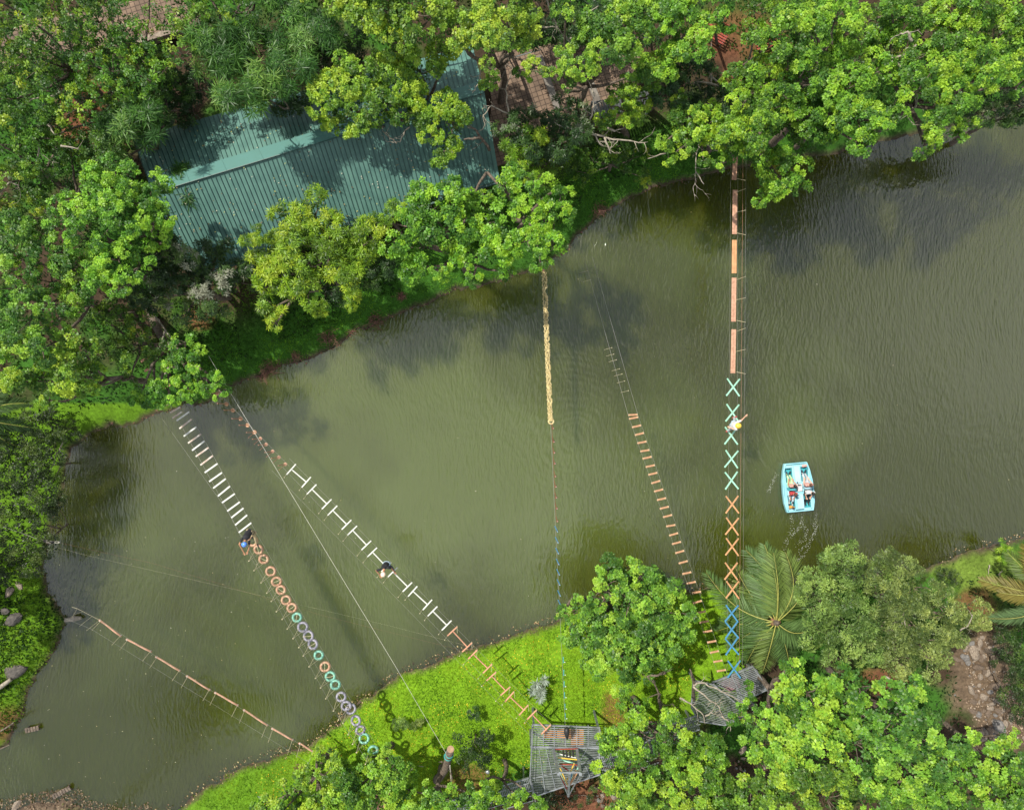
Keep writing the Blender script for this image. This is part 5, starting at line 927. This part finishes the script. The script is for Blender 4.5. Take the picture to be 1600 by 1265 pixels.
# ---------------------------------------------------------------- rocks, logs, shore brush
def rockmesh(seed,m_):
    rn=random.Random(seed); bm=bmesh.new(); bmesh.ops.create_icosphere(bm,subdivisions=3,radius=1)
    pl_=[Vector((rn.gauss(0,1),rn.gauss(0,1),rn.gauss(0,1))).normalized() for _ in range(9)]
    for v in bm.verts:
        n=v.co.normalized(); r=1
        for q in pl_: 
            dd=n.dot(q)
            if dd>.62: r=min(r,.66/dd)
        v.co=n*r*(1+rn.gauss(0,.012))*Vector((1,.8,.55)).length*0+Vector((n.x*r,n.y*r*.8,n.z*r*.55))
    me=bpy.data.meshes.new('rock'); bm.to_mesh(me); bm.free(); me.materials.append(m_); return me
M['rock2']=mat('brown_rock',(0.17,0.125,0.09),0.9,scale=5,col2=(0.09,0.065,0.045),bump=0.7); M['rock3']=mat('slate_rock',(0.20,0.19,0.18),0.9,scale=5,col2=(0.11,0.10,0.09),bump=0.7)
RM=[rockmesh(s,M[['rock','rock2','rock3','rock2','rock'][s]]) for s in range(5)]
rn=random.Random(9); spots=[(1520,1018,.42),(1528,1042,.34),(1512,1035,.25),(1553,1070,.36),(1517,1078,.30),(1536,1088,.26),(1520,1095,.26),(1560,1133,.45),(1545,1140,.30),(1578,1118,.26),(1530,1145,.26),(1548,1152,.24)]
for _ in range(150):
    t=rn.random(); spots.append((rn.gauss(1528+28*t,16),1000+160*t+rn.gauss(0,5),rn.choice([.07,.09,.12,.16,.22])))
for _ in range(16): spots.append((rn.gauss(1165,14),rn.gauss(1195,20),rn.uniform(.08,.2)))
for _ in range(14): spots.append((rn.gauss(940,14),rn.gauss(1240,14),rn.uniform(.08,.22)))
bigl=['largest flat pale rock at the top of the rocky path','flat pale rock below the largest one on the rocky path','small pale rock left of the largest one','white angular rock at the right edge of the rocky path','tan rock at the middle left of the rocky path','grey rock in the middle of the rocky path','brown rock below the tan one on the rocky path','biggest white rock near the lower end of the rocky path','pale rock just left of the lower biggest rock','pale rock at the upper right of the lower path end','brownish rock at the lower left of the rocky path','small rock at the bottom end of the rocky path']
for i,(x,y,s) in enumerate(spots):
    o=bpy.data.objects.new('rock',RM[i%5]); COL.objects.link(o); g=G(x,y); o.location=g+Vector((0,0,s*.1)); o.scale=(s*rn.uniform(.8,1.3),s*rn.uniform(.7,1.1),s); o.rotation_euler=(rn.uniform(-.3,.3),rn.uniform(-.3,.3),rn.random()*6.28)
    if i<12: tag(o,bigl[i],'rock','larger rocks on the rocky path')
    elif i<162:
        zy=['at the upper end','in the upper part','in the middle','in the lower part','at the lower end'][min(4,max(0,int((y-1000)/32)))]; mid=1528+28*(y-1000)/160; zx=['left edge','left half','right half','right edge'][int(np.digitize(x-mid,[-13,0,13]))]
        tag(o,'%s broken rock %s of rocky path, %s'%(['pale','brown','slate grey','dark brown','light'][i%5]+' '+('tiny' if s<.08 else 'very small' if s<.1 else 'small' if s<.14 else 'middling' if s<.2 else 'sizeable'),zy,zx),'rock','rubble of the rocky path')
    elif i<178: tag(o,'%s stone under the bottom trees, %s of the gap, %s'%('larger' if s>.14 else 'small',['far left','left','right','far right'][int(np.digitize(x,[1155,1165,1175]))],['highest up','upper','lower','lowest'][int(np.digitize(y,[1182,1195,1208]))]),'rock','stones under the bottom trees')
    elif 0: tag(o,'%s stone under the bottom trees, %s of the gap, %s'%('larger' if s>.14 else 'small',['far left','left','right','far right'][int(np.digitize(x,[1155,1165,1175]))],['highest up','upper','lower','lowest'][int(np.digitize(y,[1182,1195,1208]))]),'rock','stones under the bottom trees')
    else: tag(o,'%s stone on bare soil below the big platform, %s, %s'%('larger' if s>.15 else 'small',['far left','left','right','far right'][int(np.digitize(x,[931,940,949]))],['top','upper','lower','bottom'][int(np.digitize(y,[1230,1240,1250]))]),'rock','stones below the big platform')
for x,y,s,rz,l in ((20,968,.75,.5,'grey boulder half buried at the left edge, lower of the two'),(8,955,.4,.2,'small grey stone touching the left edge beside the upper boulder'),(22,1048,.85,.5,'long grey boulder in the creepers near the lower left'),(15,925,.5,1,'pale boulder at the left edge above the creepers'),(30,915,.35,2,'pale flat stone right of the uppermost left boulder'),(1160,1172,.35,1,'pale stone between leaves right of the gap in the bottom trees'),(25,1258,.45,1,'tan stone in the lower left corner')):
    o=bpy.data.objects.new('boulder',rockmesh(int(x+y),M['greyrock'] if l[0] in 'gls' else M['rock'])); COL.objects.link(o); o.location=G(x,y); o.scale=(s,s*.62,s*.6); o.rotation_euler=(0,0,rz); tag(o,l,'boulder')
m=MB(); m.tube([P(-12,1080,.7),P(2,1072,.72),P(17,1061,.7)],[.13,.12,.10],n=12); tag(m.build('cut_log',M['deadwood'],smooth=True,origin=P(0,1075,.6)),'pale cut log lying in the creepers at the left edge','log')
m=MB(); m.tube([P(102,969,.12),P(115,966,.2),P(127,965,.14)],[.10,.16,.09],n=12); tag(m.build('driftwood',M['deadwood'],smooth=True,origin=P(115,966,.1)),'brown rounded driftwood at the tip of the west shore','driftwood')
m=MB(); m.tube([P(-5,1145,.9),P(12,1135,1.0),P(22,1128,.9)],.04,n=6); m.tube([P(-5,1172,.9),P(15,1163,.9)],.03,n=6); tag(m.build('root_tangle',M['bark'],origin=P(5,1150,.7)),'bare roots on the brown soil at the lower left edge','roots')
def jetty(label,px,py,L,rz,w=.3):
    root=empty('wooden_planks',P(px,py,0),R(rz),label,'jetty'); m=MB()
    for i in range(int(L/.16)): m.box((.08+i*.16,0,.16),.13,w,.04)
    m.build('deck',M['bark'],root); q=MB()
    for x in (.15,L-.1):
        for s in (-1,1): q.tube([(x,s*w*.42,-.8),(x,s*w*.42,.14)],.04,n=8)
    q.build('pile',M['bark'],root)
jetty('small dark planks standing in for a reflection off the lower left shore',42,1139,.85,12,.26)  # modelled planks take the place of dark plank reflections in the water
jetty('small dark plank jetty at the bottom shore of the left bay',85,1242,1.15,28,.26)
def brushpile(label,x,y,r,seed):
    rng=np.random.default_rng(seed); g=G(x,y); m=MB(); 
    for _ in range(70):
        a=rng.random()*6.28; q=Vector(rng.normal(0,.35,3))*r; q.z=abs(q.z)*.4; d=Vector((math.cos(a),math.sin(a),rng.uniform(-.1,.4)))*r*rng.uniform(.4,.9); m.tube([q-d*.5,q+Vector(rng.normal(0,.03,3)),q+d*.5],[.012,.01,.005],n=4)
    o=m.build('brush_pile',M['brush'],None); o.location=g; tag(o,label,'brush pile')
M['brush']=mat('red_brown_twigs',(.17,.085,.06),.9,var=.4,scale=10)
for i,(x,y,r) in enumerate([(585,497,.7),(512,527,.65),(425,572,.8),(462,556,.45),(627,462,.35),(933,328,.6),(548,516,.4),(412,585,.5)]):
    brushpile(['largest tuft of brown twigs on the north shore below the yellow mango tree','brown twig tuft left of the largest one on the north shore','wide brown twig tuft at the waterline near the dark ripples','small brown twig tuft between two wide ones','small brown twig tuft below the round bright tree','brown twig tuft at the shore right of the rope net tree','tiny brown twig tuft between the two round ones','lowest brown twig tuft on the north shore near the zip line'][i],x,y,r,200+i)
brushpile('dark charred tuft on the lower left lawn',468,1203,.45,300)
# ---------------------------------------------------------------- people
def capsule(mb,pts,rs,n=12):
    pts=[Vector(p) for p in pts]; mb.tube(pts,list(rs),n=n); 
    for p,r in zip(pts,rs): mb.ball(p,r,seg=n,rings=8)
def ell(mb,a,b,wa,da,wb,db,sd,steps=9):          # elliptical trunk section from a to b; sd is the shoulder axis
    a=Vector(a);b=Vector(b); ax_=(b-a).normalized(); sd=(sd-ax_*sd.dot(ax_)).normalized(); fr=ax_.cross(sd); rot=Matrix((sd,fr,ax_)).transposed()
    for i in range(steps+1):
        t=i/steps; mb.ball(a.lerp(b,t),wa+(wb-wa)*t,da+(db-da)*t,.07,seg=16,rings=8,rot=rot)
def remesh(o,v):
    md=o.modifiers.new('remesh','REMESH'); md.mode='VOXEL'; md.voxel_size=v; md.use_smooth_shade=True; sm_=o.modifiers.new('smooth','SMOOTH'); sm_.iterations=3; sm_.factor=.5
def person(label,loc,rz,J,top,bottom,skin='skin',hat=None,hair='hair',sc=1.0,shorts=False,shoes='black',sleeve=.55,tilt=0,vest=None):
    root=empty('person',loc,rz,label,'person'); root.scale=(sc,)*3
    V={k:Vector(v) for k,v in J.items()}; sdv=(V['shR']-V['shL']).normalized(); hipL=V['hip']-sdv*.09; hipR=V['hip']+sdv*.09
    b=MB(); ell(b,V['hip'],V['chest'],.145,.10,.165,.105,sdv); ell(b,V['chest'],V['neck'],.165,.10,.07,.06,sdv,5)
    capsule(b,[V['neck'],V['head']],[.055,.055])
    up=(V['head']-V['neck']).normalized(); f0=Vector(J.get('look',(0,1,0))); fw=(f0-up*f0.dot(up)).normalized(); hs=fw.cross(up); rot=Matrix((hs,fw,up)).transposed(); hc=V['head']+up*.04
    b.ball(hc,.076,.095,.115,seg=18,rings=12,rot=rot); b.ball(hc+fw*.04-up*.06,.055,.06,.06,rot=rot); b.ball(hc+fw*.098-up*.02,.014,.02,.026,rot=rot)
    for s in (-1,1): b.ball(hc+hs*s*.077-up*.01,.012,.022,.034,rot=rot)
    for s,hp in (('L',hipL),('R',hipR)):
        capsule(b,[V['sh'+s],V['el'+s]],[.052,.040]); capsule(b,[V['el'+s],V['ha'+s]],[.040,.026])
        capsule(b,[hp,V['kn'+s]],[.085,.056]); capsule(b,[V['kn'+s],V['ft'+s]],[.056,.038])
        d=(V['ha'+s]-V['el'+s]).normalized(); u,w=perp(d); pc=V['ha'+s]+d*.045; b.ball(pc,.042,.018,.05,rot=Matrix((u,w,d)).transposed())
        for k in range(4): q=V['ha'+s]+d*.085+u*(k-1.5)*.021; L=[.055,.068,.07,.052][k]; capsule(b,[q,q+d*L*.5+w*.012,q+d*L*.7+w*.04],[.0095,.009,.0085],n=8)
        q=V['ha'+s]+d*.03+u*.04; capsule(b,[q,q+d*.03+u*.03+w*.01,q+d*.055+u*.035+w*.025],[.011,.010,.009],n=8)
    bo=b.build('body',M[skin],root); remesh(bo,.0105)
    for s in (-1,1):
        e=MB(); e.ball(hc+fw*.088+hs*s*.032+up*.01,.012,.008,.010,rot=rot,seg=8,rings=6); e.build('eye',M['eye'],root)
    t=MB(); ell(t,V['hip']-(V['chest']-V['hip']).normalized()*.03,V['chest'],.163,.118,.185,.125,sdv); ell(t,V['chest'],V['neck']-up*.03,.185,.118,.085,.072,sdv,5)
    for s in 'LR': e=V['sh'+s].lerp(V['el'+s],sleeve); capsule(t,[V['sh'+s],e],[.068,.060])
    to=t.build('shirt',M[top],root); remesh(to,.013)
    p=MB(); ell(p,V['hip']-Vector((0,0,.05)),V['hip']+(V['chest']-V['hip'])*.12,.158,.125,.16,.115,sdv,4)
    for s,hp in (('L',hipL),('R',hipR)):
        if shorts: capsule(p,[hp,hp.lerp(V['kn'+s],.75)],[.102,.085])
        else: capsule(p,[hp,V['kn'+s],V['kn'+s].lerp(V['ft'+s],.9)],[.102,.072,.055])
    po=p.build('trousers' if not shorts else 'shorts',M[bottom],root); remesh(po,.013)
    for s in 'LR':
        f=Vector(J.get('toe',(0,1,0))).normalized(); q=MB(); capsule(q,[V['ft'+s]-f*.05-Vector((0,0,.02)),V['ft'+s]+f*.14-Vector((0,0,.035))],[.045,.038]); so_=q.build('shoe',M[shoes],root); remesh(so_,.012)
    h=MB(); 
    if hat:
        n=18
        h.ball(hc+up*.035-fw*.005,.125,.145,.125,seg=n,rings=12,rot=rot)
        if hat!='cap':
            h.torus(hc+up*.02,.125,.016,n=24,k=8,rot=rot@Matrix.Scale(1.12,3,Vector((0,1,0))))
        else: h.ball(hc+fw*.12+up*.02,.075,.08,.012,rot=rot)
        h.build('helmet' if hat!='cap' else 'cap',M[hat],root,smooth=True)
        if hat!='cap':
            k=MB(); k.tube([hc+hs*.09+up*.02,hc+hs*.07-up*.09+fw*.03,hc-hs*.07-up*.09+fw*.03,hc-hs*.09+up*.02],.008,n=5); k.build('chin_strap',M['black'],root)
        h=MB(); h.ball(hc-fw*.03-up*.02,.083,.085,.09,rot=rot); h.build('hair',M[hair],root,smooth=True)
    else:
        h.ball(hc+up*.022-fw*.016,.088,.103,.118,seg=16,rings=10,rot=rot); o=h.build('hair',M[hair],root,smooth=True)
    if vest:
        k=MB(); q=V['hip']; k.torus(q+Vector((0,0,.06)),.165,.018,n=24,k=6,rot=Matrix.Scale(.75,3,Vector((0,1,0))))
        for s in (1,-1): 
            hp=hipR if s>0 else hipL; kn=V['knR' if s>0 else 'knL']; dd=(kn-hp).normalized(); k.torus(hp+dd*.12,.105,.015,n=18,k=6,rot=dd.to_track_quat('Z','Y').to_matrix())
        k.build('harness',M[vest],root)
    return root
# figure on the tyres: crouching forward, both hands on the hand line
zt=Z+.07
def rel(px,py,z,loc,rz=0,sc=1): return tuple((Matrix.Rotation(-rz,3,'Z')@(P(px,py,z)-Vector(loc)))/sc)
def stand(loc,rz,hip,chest,neck,head,look,elL,haL,elR,haR,knL,ftL,knR,ftR,toe,shw=.17):
    r_=lambda q: rel(q[0],q[1],q[2],loc,rz); ch=Vector(r_(chest)); hp=Vector(r_(hip)); up=(ch-hp).normalized(); f=Vector(look); sd=f.cross(up).normalized(); nk=Vector(r_(neck))
    return dict(hip=hp,chest=ch,neck=nk,head=r_(head),look=look,toe=toe,shL=nk-sd*shw-up*.05,shR=nk+sd*shw-up*.05,elL=r_(elL),haL=r_(haL),elR=r_(elR),haR=r_(haR),knL=r_(knL),ftL=r_(ftL),knR=r_(knR),ftR=r_(ftR))
loc=P(392,838,Z)
J=stand(loc,0,(390,829.5,3.90),(385,839,4.24),(383,844,4.42),(382,848.5,4.55),(-.55,-.8,-.1),(390,853,4.22),(387,862,4.08),(374,850,4.30),(381,863,4.08),(398,836,3.55),(401,850,zt+.05),(399,832,3.55),(392,838,zt+.05),(.6,-.8,0))
J['shL'],J['shR']=Vector(J['shR']),Vector(J['shL'])
J['shL']=Vector(J['neck'])+Vector((.17,-.06,-.05)); J['shR']=Vector(J['neck'])+Vector((-.16,.08,-.05))
person('person in black shirt and blue helmet stepping onto the first orange tyre',loc,0,J,'black','khaki',hat='helblue',vest='black',sleeve=.5,shorts=False)
loc=P(608,883,Z)
J=stand(loc,0,(604,880,3.92),(601,885,4.26),(600,889,4.46),(599,895,4.60),(-.25,-.95,-.1),(611,887,4.25),(616.5,893.5,3.98),(588,891,4.20),(594,899,4.0),(607,881,3.5),(605,880,3.12),(612,886,3.5),(615,891,3.12),(.4,-.8,0))
J['shL']=Vector(J['neck'])+Vector((.19,.06,-.06)); J['shR']=Vector(J['neck'])+Vector((-.19,-.02,-.06))
person('person in black shirt and pale cap balancing between two white H beams',loc,0,J,'black','darkcloth',hat='cap',sleeve=.75,vest='paleblue')
loc=P(1143,664,Z)
J=stand(loc,0,(1145,664,3.92),(1149,664.5,4.25),(1151.5,665,4.42),(1153,665,4.56),(.9,-.1,0),(1158,657,4.3),(1165,650,4.05),(1146,658,4.15),(1143,659,3.95),(1148,657,3.5),(1147,652,3.1),(1142,669,3.5),(1137,673.5,3.1),(.7,.2,0))
J['shL']=Vector(J['neck'])+Vector((0.02,.17,-.05)); J['shR']=Vector(J['neck'])+Vector((-.02,-.17,-.05))
J['elR']=rel(1148,671,4.15,loc); J['haR']=rel(1141,668,4.0,loc)
person('person in white shirt and yellow helmet reaching out from the mint crosses',loc,0,J,'whitecloth','greycloth',skin='skin2',hat='helyel',vest='paleblue',sleeve=.8,shoes='redcloth')

# ---------------------------------------------------------------- pedal boat
def boat():
    bx,by=1243,760; loc=P(bx,by,0); rz=R(5.5); root=empty('pedal_boat',loc,rz,'pale blue pedal boat with five riders on the lake','pedal boat')
    # outline from bow (+y) round to stern, metres
    hl,hw=1.36,.84
    out=[(-.62,1.36),(.62,1.36),(.74,.95),(.84,.35),(.86,-.3),(.84,-.85),(.74,-1.34),(-.74,-1.34),(-.84,-.85),(-.86,-.3),(-.84,.35),(-.74,.95)]
    def ring(sx,z): return [(x*sx,y*(1-(1-sx)*.6),z) for x,y in out]
    m=MB(); n=len(out); rings=[ring(.80,-.12),ring(.97,.05),ring(1.0,.20),ring(1.0,.36),ring(.965,.40),ring(.915,.37),ring(.90,.28)]
    vs=[p for r_ in rings for p in r_]; fs=[]
    for i in range(len(rings)-1):
        for k in range(n): fs.append((i*n+k,(i+1)*n+k,(i+1)*n+(k+1)%n,i*n+(k+1)%n))
    fs.append(tuple(range(n))); m.add(vs,fs)
    h=m.build('hull',M['boat'],root,smooth=False,bevel=.03)
    # deck with the two long foot wells left open
    d=MB()
    for x0,x1,y0,y1 in ((-.24,.24,-1.22,1.26),(-.76,-.62,-1.22,.9),(.62,.76,-1.22,.9),(-.62,-.24,1.10,1.26),(.24,.62,1.10,1.26),(-.62,-.24,-1.28,-1.15),(.24,.62,-1.28,-1.15)):
        d.box(((x0+x1)/2,(y0+y1)/2,.31),x1-x0,y1-y0,.06)
    d.build('deck',M['boat'],root,bevel=.02)
    w=MB()
    for s in (-1,1): w.box((s*.43,0,.03),.36,2.3,.04); w.box((s*.25,0,.15),.02,2.3,.22); w.box((s*.61,0,.15),.02,2.3,.22); w.box((s*.43,1.10,.15),.36,.02,.22); w.box((s*.43,-1.15,.15),.36,.02,.22)
    w.build('foot_well',M['boatin'],root)
    p=MB(); p.box((.02,.72,.36),.30,.95,.07); p.build('front_cover',M['boatwh'],root,bevel=.02); p=MB(); p.box((.05,-.78,.36),.36,.80,.07); p.build('rear_cover',M['boatwh'],root,bevel=.02)
    p=MB(); p.box((.05,0,.40),.28,.42,.12); p.build('centre_box',M['whitecloth'],root,bevel=.03)
    for s in (-1,1):
        for y in (.16,-.24): q=MB(); q.box((s*.43,y,.30),.37,.30,.08); q.build('seat',M['boat'],root,bevel=.02)
        q=MB(); q.box((s*.43,-.04,.50),.38,.07,.46); q.build('seat_back',M['boatin'] if s<0 else M['boatwh'],root,bevel=.02)
        for y in (.80,-.88):
            q=MB(); q.tube([(s*.43-.17,y,.24),(s*.43+.17,y,.24)],.014,n=6)
            for e in (-1,1): q.tube([(s*.43+e*.07,y,.24),(s*.43+e*.07,y+.09*e,.29)],.013,n=6); q.box((s*.43+e*.1,y+.09*e,.29),.09,.06,.025)
            q.build('pedals',M['rubber'],root)
    q=MB(); q.tube([(-.03,.20,.36),(-.03,.17,.62)],.018,n=6); q.tube([(-.12,.17,.62),(.06,.17,.62)],.02,n=6); q.tube([(-.03,.22,.38),(-.03,.32,.38)],.03,n=6); q.build('steering_lever',M['rubber'],root)
    q=MB(); q.torus((-.05,-.5,.405),.085,.012,n=24,k=6); q.build('cup_holder',M['boatin'],root)
    q=MB(); q.box((.45,1.16,.36),.26,.13,.06); q.build('bow_box',M['pinkcloth'],root,bevel=.02)
    return root,loc,rz
BR,BL,BZ=boat()
def sit(front=1,leanx=0,hy=.0,arm=0,lean=.05):
    f=front; return dict(hip=(0,0,.46),chest=(leanx*.5,.02*f,.80),neck=(leanx*.8,.03*f,1.0),head=(leanx,.05*f,1.12),look=(0,f,-.1),toe=(0,f,.3),
     shL=(leanx*.7-.165*f,.02*f,.96),shR=(leanx*.7+.165*f,.02*f,.96),elL=(-.21*f,.12*f,.72),haL=(-.13*f,.32*f,.62),elR=(.21*f,.12*f,.72),haR=(.13*f,.32*f,.62),
     knL=(-.10*f,.40*f,.52),ftL=(-.09*f,.68*f,.30),knR=(.10*f,.40*f,.50),ftR=(.09*f,.60*f,.26))
def bp(x,y): v=Matrix.Rotation(BZ,3,'Z')@Vector((x,y,0)); return Vector((BL.x+v.x,BL.y+v.y,-.08))
J=sit(1); person('rider in pinkish top and pale green trousers, front left seat of the boat',bp(-.42,.14),BZ,J,'pinkcloth','greencloth',hair='hair',sc=.92,shoes='darkcloth')
J=sit(-1); person('rider in dark red top facing backwards, rear left seat of the boat',bp(-.42,-.24),BZ,J,'redcloth','paleblue',hair='brownhair',sc=.88,shoes='whitecloth')
J=sit(1,leanx=-.02); J['elR']=(.25,.05,.72); person('rider in peach top and pale trousers, front right seat of the boat',bp(.44,.12),BZ,J,'pinkcloth','greycloth',skin='skin2',hair='brownhair',sc=.95,shoes='darkcloth')
J=sit(-1,leanx=.04); person('rider in white top and black trousers facing backwards, rear right seat',bp(.46,-.26),BZ,J,'whitecloth','black',skin='skin2',hair='hair',sc=.95,shoes='black')
J=sit(-1); J['knL']=(.1,-.2,.5); J['ftL']=(.1,-.28,.30); J['knR']=(-.1,-.2,.5); J['ftR']=(-.1,-.28,.3); person('small child in orange sitting at the left stern corner of the boat',bp(-.50,-1.02)+Vector((0,0,.08)),BZ,J,'orangecloth','paleblue',hair='hair',sc=.55,shoes='orangecloth')
# wake
def wake():
    rn=random.Random(4); m=MB()
    for path in ([(1236,805),(1237,825),(1229,845),(1226,862)],[(1255,803),(1252,822),(1242,832),(1236,838)],[(1272,815),(1274,830),(1262,850),(1248,862)],[(1275,800),(1277,822),(1268,845),(1256,868),(1244,876)],[(1248,815),(1262,828),(1258,842),(1244,850)],[(1212,740),(1208,752),(1203,762),(1200,768)]):
        for i in range(len(path)-1):
            for k in range(34):
                t=rn.random(); x=path[i][0]+(path[i+1][0]-path[i][0])*t+rn.gauss(0,1.6); y=path[i][1]+(path[i+1][1]-path[i][1])*t+rn.gauss(0,1.6); p=P(x,y,.005); r=rn.uniform(.003,.010)
                m.ball(p,r*rn.uniform(.8,1.8),r,r*.35,seg=6,rings=4)
    tag(m.build('wake_foam',M['foam']),'white foam bubbles trailing behind the pedal boat',None,kind='stuff')
wake()
